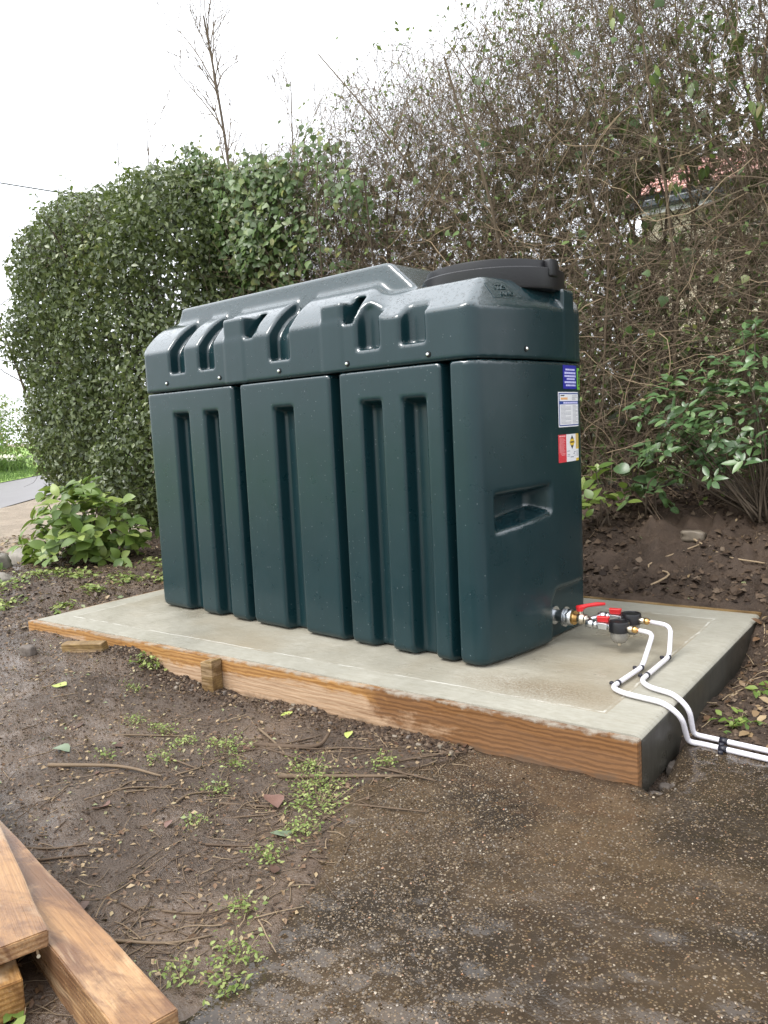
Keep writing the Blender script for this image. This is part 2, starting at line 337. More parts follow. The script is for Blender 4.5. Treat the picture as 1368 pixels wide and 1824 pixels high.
    drk = m.math('MULTIPLY', m.math('SUBTRACT', m.math('ADD', x, m.math('MULTIPLY', m.math('SUBTRACT', nn, .5), 1.5)), 1.92), 4.0, True); c = m.mix(m.math('MULTIPLY', drk, .92), c, m.mix(m.math('MULTIPLY', rg, .75), (.20, .092, .034), (.080, .036, .015)))
    c = m.mix(m.ramp(g, [(.36, .5), (.6, 0.0)]), c, (.13, .06, .022))
    mudl = m.math('MULTIPLY', m.math('SUBTRACT', .062, m.math('ADD', z, m.math('MULTIPLY', m.math('SUBTRACT', m.noise(v0, 16, 5, .7), .5), .09))), 40.0, True); c = m.mix(m.math('MULTIPLY', mudl, .75), c, (.11, .075, .05))
    run = m.ramp(m.noise(m.co('Object', (26, 1, 1.2)), 1.0, 3, .6), [(.66, 0.0), (.72, .6)]); c = m.mix(run, c, (.12, .05, .02))
    cem = m.math('MULTIPLY', m.math('SUBTRACT', m.math('ADD', z, m.math('MULTIPLY', m.math('SUBTRACT', m.noise(v0, 22, 5, .7), .5), .05)), .158), 90.0, True); c = m.mix(m.math('MULTIPLY', cem, .7), c, (.36, .34, .29))
    m.p(Base_Color=c, Roughness=m.ramp(nn, [(.35, .3), (.65, .65)]), Specular_IOR_Level=.4, Normal=m.bump(m.math('ADD', g, m.math('MULTIPLY', rg, .2)), .4, .002)); M['shutter'] = m.m
    M['stake'] = wood('stake_timber', (.20, .12, .04), (.30, .20, .08), (.10, .055, .02), .6, .3)
    # metal, paint
    M['steel'] = plain('zinc_steel', (.62, .64, .66), .28, 1.0); M['nickel'] = plain('nickel_brass', (.66, .60, .50), .28, 1.0); M['brass'] = plain('brass', (.72, .46, .18), .28, 1.0)
    M['red'] = plain('red_lever', (.62, .02, .025), .38); M['bowl'] = plain('filter_bowl', (.30, .29, .27), .25, .55); M['copper'] = plain('copper', (.80, .33, .18), .3, 1.0)
    M['pipe'] = plain('white_pipe', (.68, .66, .70), .3, 0, .5, .04); M['clip'] = plain('black_clip', (.012, .012, .02), .4); M['screw'] = plain('screw_steel', (.78, .78, .78), .22, 1.0)
    M['nail'] = plain('nail', (.45, .40, .30), .35, 1.0)
    for k, c in dict(s_white=(.80, .80, .82), s_blue=(.028, .028, .33), s_navy=(.035, .07, .30), s_green=(.17, .50, .06), s_red=(.62, .045, .06), s_yellow=(.75, .50, .05), s_ink=(.03, .03, .04), s_grey=(.36, .37, .42), s_orange=(.80, .40, .14), s_pink=(.85, .42, .44), s_lilac=(.60, .60, .92)).items(): M[k] = plain('print_' + k[2:], c, .35)
    # foliage
    M['privet'] = leaf_mat('evergreen_leaf', [(0, (.050, .068, .030)), (.5, (.108, .138, .058)), (.85, (.175, .208, .085)), (1, (.31, .31, .125))], .30, .24)
    M['ivy'] = leaf_mat('ivy_leaf', [(0, (.06, .105, .032)), (.5, (.10, .165, .05)), (.85, (.15, .22, .07)), (.97, (.28, .29, .09)), (1, (.34, .16, .06))], .4, .25)
    M['ivyp'] = leaf_mat('ivy_leaf_large', [(0, (.06, .105, .032)), (.5, (.10, .165, .05)), (.85, (.15, .22, .07)), (1, (.24, .28, .09))], .4, .25, per_object=True)
    M['hyd'] = leaf_mat('broad_leaf', [(0, (.085, .15, .03)), (.5, (.16, .24, .05)), (1, (.30, .37, .10))], .38, .28, per_object=True)
    M['choi'] = leaf_mat('glossy_leaf', [(0, (.06, .12, .045)), (.5, (.10, .18, .07)), (1, (.18, .27, .11))], .30, .15, .6, per_object=True)
    M['choi2'] = leaf_mat('glossy_leaf_small', [(0, (.05, .10, .038)), (.5, (.085, .16, .06)), (1, (.15, .24, .09))], .30, .15, .6)
    M['fresh'] = leaf_mat('spring_leaf', [(0, (.07, .11, .03)), (.5, (.12, .18, .05)), (.9, (.20, .28, .07)), (1, (.30, .22, .10))], .45, .35)
    M['weed'] = leaf_mat('weed_leaf', [(0, (.11, .17, .03)), (.5, (.22, .29, .07)), (1, (.42, .46, .17))], .5, .3)
    M['dead'] = leaf_mat('dead_leaf', [(0, (.06, .035, .02)), (.4, (.16, .085, .045)), (.7, (.25, .17, .09)), (.9, (.38, .28, .16)), (1, (.20, .26, .12))], .5, .1)
    M['grass'] = leaf_mat('grass_blade', [(0, (.08, .16, .03)), (.5, (.15, .27, .05)), (1, (.24, .36, .08))], .5, .35)
    M['petal'] = plain('petal', (.80, .78, .62), .6)
    M['bark'] = bark_mat('bark', (.055, .041, .030), (.15, .115, .082)); M['twig'] = bark_mat('twig', (.085, .062, .044), (.215, .162, .112), 12); M['dark_twig'] = bark_mat('inner_twig', (.03, .025, .018), (.075, .06, .045), 12)
    M['vine'] = bark_mat('dry_vine', (.22, .16, .10), (.36, .27, .17), 12); M['stick'] = bark_mat('ground_stick', (.045, .03, .02), (.125, .082, .052), 30)
    # stones, road, house
    M['rock'] = plain('rock', (.22, .20, .17), .7, 0, .4, .45); M['flint'] = plain('flint', (.17, .14, .105), .5, 0, .5, .5); M['rubble'] = plain('rubble', (.12, .10, .085), .7, 0, .4, .4)
    m = NB('pebbles'); m.p(Base_Color=m.ramp(m.attr(), [(0, (.028, .020, .013)), (.35, (.075, .050, .028)), (.65, (.125, .086, .047)), (.82, (.085, .070, .055)), (.94, (.20, .15, .09)), (.985, (.34, .29, .22)), (1, (.26, .11, .05))]), Roughness=.14, Specular_IOR_Level=.65); M['pebble'] = m.m
    m = NB('road_tarmac'); P = m.pos(); m.p(Base_Color=m.mix(m.noise(P, 1.2, 4), (.105, .095, .095), (.16, .148, .148)), Roughness=.45); M['road'] = m.m
    m = NB('verge_turf'); P = m.pos(); m.p(Base_Color=m.mix(m.noise(P, 3, 5), (.12, .22, .03), (.24, .36, .06)), Roughness=.8); M['verge'] = m.m
    m = NB('render_wall'); P = m.pos(); m.p(Base_Color=m.mix(m.noise(P, 2, 5), (.58, .50, .36), (.72, .64, .48)), Roughness=.85); M['wall'] = m.m
    m = NB('roof_tile'); m.p(Base_Color=m.mix(m.rnd(), (.40, .19, .15), (.55, .30, .25)), Roughness=.55, Normal=m.bump(m.noise(m.co('Object'), 30, 3), .3, .01)); M['tile'] = m.m  # tiles paled in their colour to stand for distant haze
    M['gutter'] = plain('gutter', (.03, .04, .045), .4); M['glass'] = plain('window_glass', (.02, .03, .04), .05, 0, .8); M['upvc'] = plain('white_frame', (.78, .78, .78), .4); M['bluep'] = plain('blue_paint', (.06, .22, .62), .4)
build_materials()

# ------------------------------------------------------------------ ground
def pad_edge(y): return 2.36 + .10 * sstep(-.55, -1.3, y) * 1.6 + .10 * fbm(y * 3.0, 1.7, 0, 3) + .05 * np.sin(y * 5)
def terrain(x, y):
    x = np.asarray(x, float); y = np.asarray(y, float)
    z = -.128 + 0 * x
    lf = sstep(1.25, .75, x)                                             # mud heaped at the left of the front board
    z = z + lf * .075 * sstep(-.9, -.05, y) + .02 * np.exp(-((x - .8) / .22) ** 2 - ((y + .05) / .15) ** 2)
    z = z + sstep(.1, -.6, x) * sstep(-.2, .6, y) * .075
    z = np.where(y > .3, np.maximum(z, -.03 * sstep(.05, -.1, x) + z * sstep(-.1, .05, x)), z)
    xm = sstep(-1.5, -.4, x)
    bank = (.30 * xm + .03) * sstep(1.46, 2.45, y) + sstep(1.1, 1.5, y) * (.03 + .0 * x) * xm
    z = z + sstep(1.05, 1.46, y) * (-.012 - z) * sstep(-.7, -.2, x) + bank
    rt = sstep(2.85, 3.0, x) * sstep(.33, 1.4, y) * sstep(1.6, 1.4, y); z = z + rt * .09
    left = sstep(-1.5, -2.3, x); z = z * (1 - left) + left * -.14
    far = np.maximum(sstep(3.4, 5, y), 0); z = z * (1 - far) + far * np.where(x > -2, .1, -.18)
    near = np.exp(-(np.maximum(0, np.abs(x - 1) - 3) / 1.5) ** 2) * np.exp(-(np.maximum(0, np.abs(y - .3) - 2.4) / 1.2) ** 2)
    rough = fbm(x * 2.3, y * 2.3, 0, 3) * .035 + fbm(x * 13, y * 13, 3.3, 4, .6) * (.020 + .075 * sstep(1.3, 1.8, y) + .03 * rt + .02 * sstep(.1, -.2, x) * sstep(.0, .4, y))
    smooth_left = sstep(.9, .2, x) * sstep(-.1, -.2, y)
    z = z + near * rough * (1 - .45 * smooth_left)
    inp = sstep(-.02, .05, x - pad_edge(y)) * sstep(.40, .34, y + .04 * fbm(x * 6, 3, 0, 2)) * sstep(6.1, 6.0, x) * sstep(-3.1, -3.0, y)
    z = z * (1 - inp) + inp * (PADZ - .05)
    nearp = sstep(-.35, -.03, x - pad_edge(y)) * sstep(.1, -.05, y); z = np.where(inp < .5, z * (1 - .75 * nearp) + .75 * nearp * (PADZ + .003), z)
    hole = np.exp(-((x - 2.90) / .035) ** 2 - ((y - .12) / .12) ** 2); z = z - .03 * hole
    ins = (x > .012) & (x < SL - .005) & (y > .012) & (y < SW + .01)
    return np.where(ins, np.minimum(z, -.05), z)
def axis(a, b, h, far, g=1.16):
    c = list(np.arange(a, b, h)); s = h; lo = [a]
    while lo[-1] > -far: s *= g; lo.append(lo[-1] - s)
    s = h; hi = [c[-1]]
    while hi[-1] < far: s *= g; hi.append(hi[-1] + s)
    return np.array(lo[:0:-1] + c + hi[1:])
gx = axis(-1.3, 3.3, .017, 400); gy = axis(-1.45, 2.45, .017, 400)
GX, GY = np.meshgrid(gx, gy, indexing='ij'); GZ = terrain(GX, GY)
def grid_faces(n, m):
    i = (np.arange(n - 1)[:, None] * m + np.arange(m - 1)[None]).ravel(); return np.stack([i, i + m, i + m + 1, i + 1], -1)
tag(mesh_np('ground', np.stack([GX, GY, GZ], -1).reshape(-1, 3), grid_faces(len(gx), len(gy)), M['mud'], smooth=True), kind='structure')
# old concrete pad
px = np.concatenate([np.arange(2.2, 3.7, .014), np.arange(3.7, 6.05, .1)]); py = np.concatenate([np.arange(-3.0, -1.5, .1), np.arange(-1.5, .42, .014)]); PX, PY = np.meshgrid(px, py, indexing='ij')
edge = sstep(-.08, -.03, PX - pad_edge(PY)) * sstep(.39, .33, PY + .04 * fbm(PX * 6, 3, 0, 2))
PZ = PADZ + fbm(PX * 1.5, PY * 1.5, 9, 3) * .016 + fbm(PX * 24, PY * 24, 2, 3, .7) * .007 - (1 - edge) * .03
PZ = np.where((PX < SL + .02) & (PY > -.0), PADZ - .06, PZ)
PZ -= .05 * np.exp(-((PX - 2.895) / .03) ** 2 - ((PY - .10) / .11) ** 2)
tag(mesh_np('concrete_pad', np.stack([PX, PY, PZ], -1).reshape(-1, 3), grid_faces(len(px), len(py)), M['pad'], smooth=True), kind='structure')
# road and verge far left
RD = unit(np.array([-.70, .72, 0])); RN = np.array([-RD[1], RD[0], 0]) ; RN = RN if RN[0] < 0 else -RN
def strip(name, p0, w0, w1, z, mat, l0=-30, l1=60, n=40, zf=None):
    a = np.linspace(l0, l1, n); V = []
    for t in a:
        for k, w in enumerate((w0, w1)):
            q = p0 + RD * t + RN * w; V.append((q[0], q[1], z if zf is None else zf[k]))
    return tag(mesh_np(name, V, grid_faces(n, 2), mat, smooth=True), kind='structure')
RP = np.array([-8.6, 4.5, 0])
strip('road', RP, 0, 2.7, -.165, M['road']); strip('grass_verge', RP, 2.6, 14, 0, M['verge'], zf=(-.15, .5))

# ------------------------------------------------------------------ slab and its timber shuttering
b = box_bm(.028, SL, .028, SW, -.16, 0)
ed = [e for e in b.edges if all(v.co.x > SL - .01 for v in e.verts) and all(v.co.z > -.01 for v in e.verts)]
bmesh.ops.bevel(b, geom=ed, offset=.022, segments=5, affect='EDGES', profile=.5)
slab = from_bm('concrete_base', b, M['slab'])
tag(slab, 'pale new concrete base slab with trowelled edge bands under the green tank', 'concrete slab')
def board(name, L, T, H, mat, loc, rz, label=None, cat=None, group=None, seed=0, parent=None, rx=0, ry=0, warp=.0015):
    """timber lying along local X; T = local Y, H = local Z; slightly uneven sawn edges"""
    n = max(6, int(L / .04)); b = bmesh.new(); rows = []
    for i in range(n + 1):
        x = L * i / n; rows.append([b.verts.new((x, y, z)) for y, z in ((0, 0), (T, 0), (T, H), (0, H))])
    for i in range(n):
        for k in range(4): b.faces.new((rows[i][k], rows[i + 1][k], rows[i + 1][(k + 1) % 4], rows[i][(k + 1) % 4]))
    b.faces.new(rows[0][::-1]); b.faces.new(rows[-1])
    bmesh.ops.recalc_face_normals(b, faces=b.faces)
    bmesh.ops.bevel(b, geom=[e for e in b.edges if e.calc_face_angle(0) > .5], offset=.0022, segments=2, affect='EDGES')
    for v in b.verts:
        k = vnoise(v.co.x * 9 + seed, v.co.y * 40, v.co.z * 25 + seed); v.co.y += float(k) * warp * 2; v.co.z += float(vnoise(v.co.x * 7 + 3 + seed, v.co.y * 9, v.co.z * 9)) * warp * 2
    o = from_bm(name, b, mat, parent, loc=loc, rot=(rx, ry, rz))
    if label: tag(o, label, cat, group)
    return o
board('formwork_board', SL + .004, .027, .165, M['shutter'], (-.004, 0, -.168), 0, 'long orange timber board along the front edge of the concrete slab', 'timber board', seed=1, warp=.003)
board('formwork_board', SW - .03, .026, .15, M['wood'], (.0265, .0285, -.155), math.pi / 2, 'thin timber board edging the left end of the concrete slab', 'timber board', seed=4)
board('formwork_board', SL - .03, .024, .16, M['stake'], (.03, SW + .002, -.155), 0, 'weathered timber board along the back edge of the slab against the soil', 'timber board', seed=7)
board('timber_offcut', .16, .03, .10, M['wood'], (SL + .012, SW - .06, -.105), R_(8), 'short timber end sticking out at the back right corner of the slab', 'timber offcut', seed=9)
sb = box_bm(-.031, .031, -.05, -.001, -.40, -.004, .003, 2)
for v in sb.verts: v.co.z += .006 * (v.co.x / .031) * (v.co.z > -.1) + float(vnoise(v.co.x * 60, v.co.y * 60, v.co.z * 20)) * .003
stake = from_bm('timber_stake', sb, M['stake'], loc=(1.285, 0, 0))
tag(stake, 'square wooden stake driven in against the front board of the slab', 'wooden stake')

# ------------------------------------------------------------------ oil tank : signed distance field -> mesh
TH = -.0890; T0 = np.array([.3655, .4825, 0.])
ex = np.array([math.cos(TH), math.sin(TH), 0]); ey = np.array([-math.sin(TH), math.cos(TH), 0])
def TP(u, v, z): return T0 + ex * u + ey * v + np.array([0, 0, z])
TL, TW, HS = 1.9, .80, 1.020
def smin(a, b, k): h = np.maximum(k - np.abs(a - b), 0) / k; return np.minimum(a, b) - h * h * k * .25
def smax(a, b, k): return -smin(-a, -b, k)
def rect2(u, v, g=0.0):
    x, y = u - TL / 2, v - TW / 2
    x = x + sstep(.45, .8, x) * (.045 * (y / (TW / 2)) ** 2 - .022)          # the end wall is slightly bowed
    r = np.where(x > 0, np.where(y > 0, .17, .045), .03)
    qx, qy = np.abs(x) - TL / 2 - g + r, np.abs(y) - TW / 2 - g + r
    return np.minimum(np.maximum(qx, qy), 0) + np.hypot(np.maximum(qx, 0), np.maximum(qy, 0)) - r
def slot(u, a, b, draft, dep): return np.abs(u - (a + b) / 2) - (b - a) / 2 + draft * np.clip(dep, 0, .1)
GROOVES = [(.215, .328, .920), (.443, .543, .920), (.648, .702, 2), (.906, 1.021, .915), (1.228, 1.280, 2), (1.384, 1.482, .912), (1.579, 1.682, .912), (1.747, 1.786, 2)]
def sdf_lower(u, v, z):
    d = smax(smax(rect2(u, v), .004 - z, .035), z - (HS - .0015), .007)
    vv = np.minimum(v, TW - v)
    for a, b, zt in GROOVES:
        dep = .058 if zt < 2 else .065
        g = smax(slot(u, a, b, .18, vv), vv - dep, .012)
        if zt < 2: g = smax(g, (z - zt) + .35 * vv, .012)
        d = smax(d, -g, .011)
    # hand hold in the end wall
    e = TL - u; yy = v - .235
    g = smax(smax(np.abs(yy) - .155 + .3 * e, e - .075, .02), smax(z - .578 + .25 * e, .470 - z + .12 * yy + .25 * np.maximum(e, 0), .01), .012)
    d = smax(d, -g, .014)
    # shallow outlet panel
    g = smax(smax(.392 - v, e - .016, .012), z - .195 + 1.2 * np.maximum(.03 - (v - .392), 0), .012)
    d = smax(d, -smax(g, v - .74, .01), .012)
    # foot of the back corner a little fuller
    return d
ARC_R, ZSH = .170, 1.200
def arcprof(vv, z, off=0.0):
    """flat wall up to the shoulder crease, then a wide curve leaning back to the spine"""
    return smax(np.hypot(vv - .28, z - 1.045) - .320 + off, off - vv, .008 + off * .1)
def chamf(q, z, q1=.150, z1=1.305, z0=1.192):
    n = math.hypot(z1 - z0, q1); return ((z - z0) * q1 - q * (z1 - z0)) / n
ZPL = 1.300
def sdf_upper(u, v, z):
    vv = np.minimum(v, TW - v); e = TL - u - .045 * ((v - TW / 2) / (TW / 2)) ** 2 + .022      # depth behind the bowed end
    d2 = rect2(u, v, .003)
    a1 = smax(arcprof(vv, z), (u - 1.40) * .75 + (z - 1.30) * .66, .025)
    dv = smax(np.abs(z - 1.275) - .19, .10 - vv, .02)
    a2 = smax(smax(chamf(vv, z), chamf(e, z - .035 * (v - .1), .082), .018), z - ZPL - .02 * np.clip(v - .3, 0, 1), .014)
    top = smin(a1, a2, .035)
    # arched slots and niches
    inner = arcprof(vv, z, .050)
    for a, b, zb, zt in ((.215, .328, 1.100, 9), (.435, .543, 1.100, 9), (.905, 1.021, 1.097, 9), (.748, .802, 1.203, 1.300), (1.312, 1.368, 1.192, 1.290)):
        g = smax(smax(slot(u, a, b, .2, -inner * 0), -inner, .016), zb - z, .012)
        if zt < 5: g = smax(g, z - zt + .0, .02)
        top = smax(top, -g, .014)
    body = smax(d2, top, .007)
    for a, b, zt in ((.620, .748, 1.290), (1.203, 1.312, 1.272)):                     # upright tabs standing out of the arch
        t = smax(smax(slot(u, a, b, 0, vv), z - zt - .06 * vv, .012), smax(vv - .22, d2, .01), .012); body = smin(body, t, .008)
    t = smax(smax(np.abs(v - .565) - .05, z - 1.280, .012), smax(e - .16, d2, .01), .012); body = smin(body, t, .008)
    for a, b in ((1.382, 1.486), (1.583, 1.690)):
        g = smax(smax(slot(u, a, b, .2, vv), vv - .050, .02), 1.094 - z, .014); g = smax(g, np.where(u < 1.5, z - 1.262, z - 1.30), .03); body = smax(body, -g, .014)
    # raised spine along the top
    rg = smax(smax(.178 - vv + .22 * (z - 1.36), z - 1.422, .010), smax(.05 - u + .25 * (z - 1.36), (u - 1.385) * .62 + (z - 1.422) * .78, .012), .014)
    body = smin(body, smax(rg, 1.2 - z, .01), .014)
    return smax(body, HS + .0025 - z, .007)
def surface_nets(f, lo, hi, h):
    ax = [np.arange(lo[i], hi[i] + h, h) for i in range(3)]
    G = np.meshgrid(*ax, indexing='ij'); D = f(*G).astype(np.float32); S = D < 0
    n = D.shape
    acc = np.zeros((n[0] - 1, n[1] - 1, n[2] - 1, 3), np.float32); cnt = np.zeros((n[0] - 1, n[1] - 1, n[2] - 1), np.float32)
    sl = lambda o, k: tuple(slice(a, a + m - 1) for a, m in zip(o, n))
    for axn in range(3):
        o1, o2 = [(axn + 1) % 3, (axn + 2) % 3]
        for a in (0, 1):
            for c in (0, 1):
                p0 = [0, 0, 0]; p0[o1] = a; p0[o2] = c; p1 = list(p0); p1[axn] = 1
                d0, d1 = D[sl(p0, n)], D[sl(p1, n)]; x = (d0 < 0) != (d1 < 0)
                t = np.where(x, d0 / np.where(x, d0 - d1, 1), 0)
                for k in range(3): acc[..., k] += np.where(x, (t if k == axn else p0[k]), 0)
                cnt += x
    act = cnt > 0; idx = -np.ones(act.shape, np.int64); idx[act] = np.arange(act.sum())
    ijk = np.argwhere(act); V = (ijk + acc[act] / cnt[act][:, None]) * h + np.array([a[0] for a in ax])
    Fs = []
    for axn in range(3):
        o1, o2 = (axn + 1) % 3, (axn + 2) % 3
        A = [slice(None)] * 3; B = [slice(None)] * 3; A[axn] = slice(0, -1); B[axn] = slice(1, None)
        s0, s1 = S[tuple(A)], S[tuple(B)]; x = s0 != s1
        q = np.argwhere(x); ok = (q[:, o1] > 0) & (q[:, o2] > 0) & (q[:, o1] < n[o1] - 1) & (q[:, o2] < n[o2] - 1); q = q[ok]
        def at(d1, d2):
            w = q.copy(); w[:, o1] -= d1; w[:, o2] -= d2; return idx[w[:, 0], w[:, 1], w[:, 2]]
        F = np.stack([at(1, 1), at(0, 1), at(0, 0), at(1, 0)], -1)
        inside = s0[q[:, 0], q[:, 1], q[:, 2]]; F[~inside] = F[~inside][:, ::-1]; Fs.append(F)
    for _ in range(3):
        e = 1e-3; d = f(*V.T); g = np.stack([(f(*(V + dv).T) - f(*(V - dv).T)) / (2 * e) for dv in np.eye(3) * e], -1)
        V = V - np.clip(d / np.maximum((g * g).sum(-1), .3), -h * .5, h * .5)[:, None] * g
    return V, np.concatenate(Fs)
tank = tag(empty('oil_tank', T0, TH), 'large dark green ribbed plastic oil tank standing on the concrete slab', 'oil tank')
V, F = surface_nets(sdf_lower, (-.02, -.02, -.012), (TL + .05, TW + .02, HS + .02), .0105)
mesh_np('lower_shell', V, F, M['tank'], tank, True)
V, F = surface_nets(sdf_upper, (-.02, -.02, HS - .015), (TL + .05, TW + .02, 1.46), .0085)
mesh_np('upper_shell', V, F, M['tank'], tank, True)
b = box_bm(.02, TL - .03, .07, TW - .07, HS - .03, HS + .03); from_bm('seam_shade_block', b, M['gap'], tank)  # dark block added behind the seam so the gap reads as shade
# screws round the skirt of the upper shell
def screw(u, v, z, rz):
    s = lathe('screw', [(.0105, -.001), (.0105, .002), (.0082, .0035), (.007, .0035)], M['gap'], tank, 16, 'X', loc=(u, v, z), rot=(0, 0, rz))
    k = lathe('screw_head', [(.0062, .0036), (.0062, .006), (.0045, .0085), (.0015, .009)], M['screw'], s, 12, 'X')
for u, z in ((.188, 1.059), (.581, 1.056), (.962, 1.054), (1.333, 1.050), (1.706, 1.049)): screw(u, -.0028, z, -math.pi / 2)
# black screw lid with hinge and latch
LU, LV, LR = 1.655, .470, .258
lid = lathe('lid', [(.0, ZPL - .03), (LR - .02, ZPL - .03), (LR + .002, ZPL - .028), (LR + .004, ZPL - .020), (LR + .006, ZPL + .040), (LR + .002, ZPL + .044), (LR - .012, ZPL + .045), (LR - .012, ZPL + .066), (LR - .013, ZPL + .071), (LR - .05, ZPL + .080), (.12, ZPL + .085), (.0, ZPL + .086)], M['black'], tank, 72, loc=(LU, LV, 0))
hb = box_bm(-.035, .05, -.028, .028, -.012, .016, .006, 2); from_bm('hinge', hb, M['black'], lid, True, loc=(-LR * .90 - .03, -LR * .42, ZPL + .026), rot=(0, 0, R_(24)))
lathe('hinge_pin', [(.013, -.034), (.013, .034)], M['black'], lid, 14, 'Y', loc=(-LR * .90 - .062, -LR * .42 - .012, ZPL + .026), rot=(0, 0, R_(24)))
a = R_(-3)
hb = box_bm(-.020, .012, -.026, .026, -.036, .026, .007, 3); from_bm('latch', hb, M['black'], lid, True, loc=(math.cos(a) * LR, math.sin(a) * LR, ZPL + .048), rot=(0, 0, a))
def endpos(v, z, off):
    lo, hi = TL - .25, TL + .06
    for _ in range(30):
        md = (lo + hi) / 2
        if float(rect2(np.array(md), np.array(v))) < off: lo = md
        else: hi = md
    return (lo, v, z)
# raised capacity panel on the end slope
_v0, _z0 = .205, 1.250; _lo, _hi = TL - .3, TL + .05
for _ in range(40):
    _m = (_lo + _hi) / 2
    if float(sdf_upper(np.array(_m), np.array(_v0), np.array(_z0))) < 0: _lo = _m
    else: _hi = _m
_g = lambda d: float(sdf_upper(np.array(_lo + d[0]), np.array(_v0 + d[1]), np.array(_z0 + d[2])))
_n = Vector([(_g(d) - _g([-q for q in d])) for d in ([.004, 0, 0], [0, .004, 0], [0, 0, .004])]).normalized()
_x = (Vector((0, 1, 0)) - _n * _n.y).normalized(); _y = _n.cross(_x)
pan = box('capacity_panel', -.075, .075, -.033, .033, -.003, .0008, M['tank'], tank, .0006, 1, loc=(_lo, _v0, _z0), rot=Matrix((_x, _y, _n)).transposed().to_euler())
def text(name, s, size, mat, parent, loc, rot, ext=.0008, align='CENTER'):
    c = bpy.data.curves.new(name, 'FONT'); c.body = s; c.size = size; c.extrude = ext; c.align_x = align; c.resolution_u = 3
    t = bpy.data.objects.new(name, c); COL.objects.link(t)
    me = bpy.data.meshes.new_from_object(t.evaluated_get(bpy.context.evaluated_depsgraph_get())); bpy.data.objects.remove(t)
    me.materials.clear(); me.materials.append(mat); return link(name, me, parent, loc, rot)
text('capacity_text', '1225', .034, M['tank'], pan, (-.014, .003, .001), (0, 0, 0), .0022)
text('capacity_text', 'BUND', .026, M['tank'], pan, (.004, -.026, .001), (0, 0, 0), .0022)
# printed labels on the end wall.  local x = v along the wall, local y = z
SROT = Matrix(((0, 0, 1), (1, 0, 0), (0, 1, 0))).to_euler()
def flat(name, v0, v1, z0, z1, mat, off, parent=tank, n=8):
    V = []
    for i in range(n + 1):
        v = v0 + (v1 - v0) * i / n
        V += [endpos(v, z0, off), endpos(v, z1, off)]
    i = np.arange(n) * 2; return mesh_np(name, V, np.stack([i, i + 2, i + 3, i + 1], -1), mat, parent, True)
def words(name, v0, v1, z, h, mat, off, parent, seed, gap=.15, wl=(.008, .02)):
    """a line of small unreadable print: a row of word-sized bars in one mesh"""
    rg = np.random.default_rng(seed); V, Fq, v = [], [], v0
    while v < v1:
        e = min(v + rg.uniform(*wl), v1); k = len(V); V += [endpos(v, z - h / 2, off), endpos(e, z - h / 2, off), endpos(e, z + h / 2, off), endpos(v, z + h / 2, off)]
        Fq.append((k, k + 1, k + 2, k + 3)); v = e + (wl[0] * gap)
    return V, Fq
def print_lines(name, specs, mat, off, parent):
    V, Fq = [], []
    for j, (v0, v1, z, h) in enumerate(specs):
        a, b2 = words(name, v0, v1, z, h, mat, off, parent, 100 + j); Fq += [tuple(i + len(V) for i in f) for f in b2]; V += a
    return tag(mesh_np(name, V, np.array(Fq), mat, parent), kind='stuff')
screw(endpos(.258, 0, .0028)[0], .258, 1.056, R_(-2))
bl = flat('sticker', .505, .625, .922, 1.008, M['s_blue'], .0010); bl['label'] = 'blue sticker with six rows of white print'
print_lines('print', [(.527, .612, .992, .006), (.518, .618, .980, .007), (.518, .620, .9685, .007), (.536, .610, .958, .006), (.518, .620, .9465, .007), (.528, .618, .935, .006)], M['s_lilac'], .0013, bl)
gr = flat('sticker', .632, .745, .920, 1.000, M['s_green'], .0010, n=12); gr['label'] = 'bright green sticker with dark print wrapped round the corner'
print_lines('print', [(.645, .74, .985, .010), (.645, .66, .972, .014), (.645, .655, .957, .014), (.645, .66, .945, .012), (.668, .735, .968, .004), (.668, .735, .958, .004), (.645, .735, .932, .004)], M['s_ink'], .0013, gr)
dc = flat('sticker', .462, .640, .784, .911, M['s_white'], .0010); dc['label'] = 'white installation sheet with blue border and orange heading'
flat('border', .468, .640, .788, .907, M['s_navy'], .0012, dc); flat('heading_panel', .473, .638, .878, .903, M['s_white'], .0014, dc); flat('text_panel', .473, .638, .792, .866, M['s_white'], .0014, dc)
print_lines('print', [(.580, .628, .897, .0022), (.580, .632, .892, .0022), (.580, .610, .888, .0022), (.580, .612, .883, .0022)] + [(.482, .482 + .085 * (1 if j % 4 else .45), .861 - j * .0046, .0017) for j in range(15)] + [(.583, .583 + .05 * (1 if j % 3 else .6), .861 - j * .0046, .0017) for j in range(15)], M['s_grey'], .0016, dc)
flat('print', .482, .512, .896, .900, M['s_ink'], .0016, dc, 1); print_lines('print', [(.482, .540, .887, .008)], M['s_orange'], .0016, dc); print_lines('print', [(.502, .632, .8715, .0065)], M['s_lilac'], .0016, dc)
hz = flat('sticker', .456, .634, .656, .757, M['s_white'], .0010); hz['label'] = 'red white and yellow hazard sticker with a black and yellow diamond'
flat('red_band', .456, .521, .656, .757, M['s_red'], .0012, hz); flat('yellow_band', .607, .634, .700, .757, M['s_yellow'], .0012, hz); flat('yellow_foot', .607, .634, .656, .666, M['s_yellow'], .0012, hz)
print_lines('print', [(.463, .514, .751, .005)] + [(.464, .464 + .05 * (.7 + .3 * ((j * 37) % 5) / 4), .743 - j * .0038, .0014) for j in range(14)] + [(.472, .512, .688, .002), (.480, .508, .683, .002)], M['s_pink'], .0014, hz)
print_lines('print', [(.526, .552, .695, .003), (.556, .585, .672, .004), (.53, .55, .682, .003), (.526, .551, .676, .002), (.588, .603, .690, .004), (.582, .596, .684, .004), (.590, .604, .677, .002)] + [(.610, .630, .752 - j * .004, .0014) for j in range(12)] + [(.61, .628, .694 - j * .004, .0012) for j in range(6)], M['s_grey'], .0014, hz)
dv, dz = .572, .727
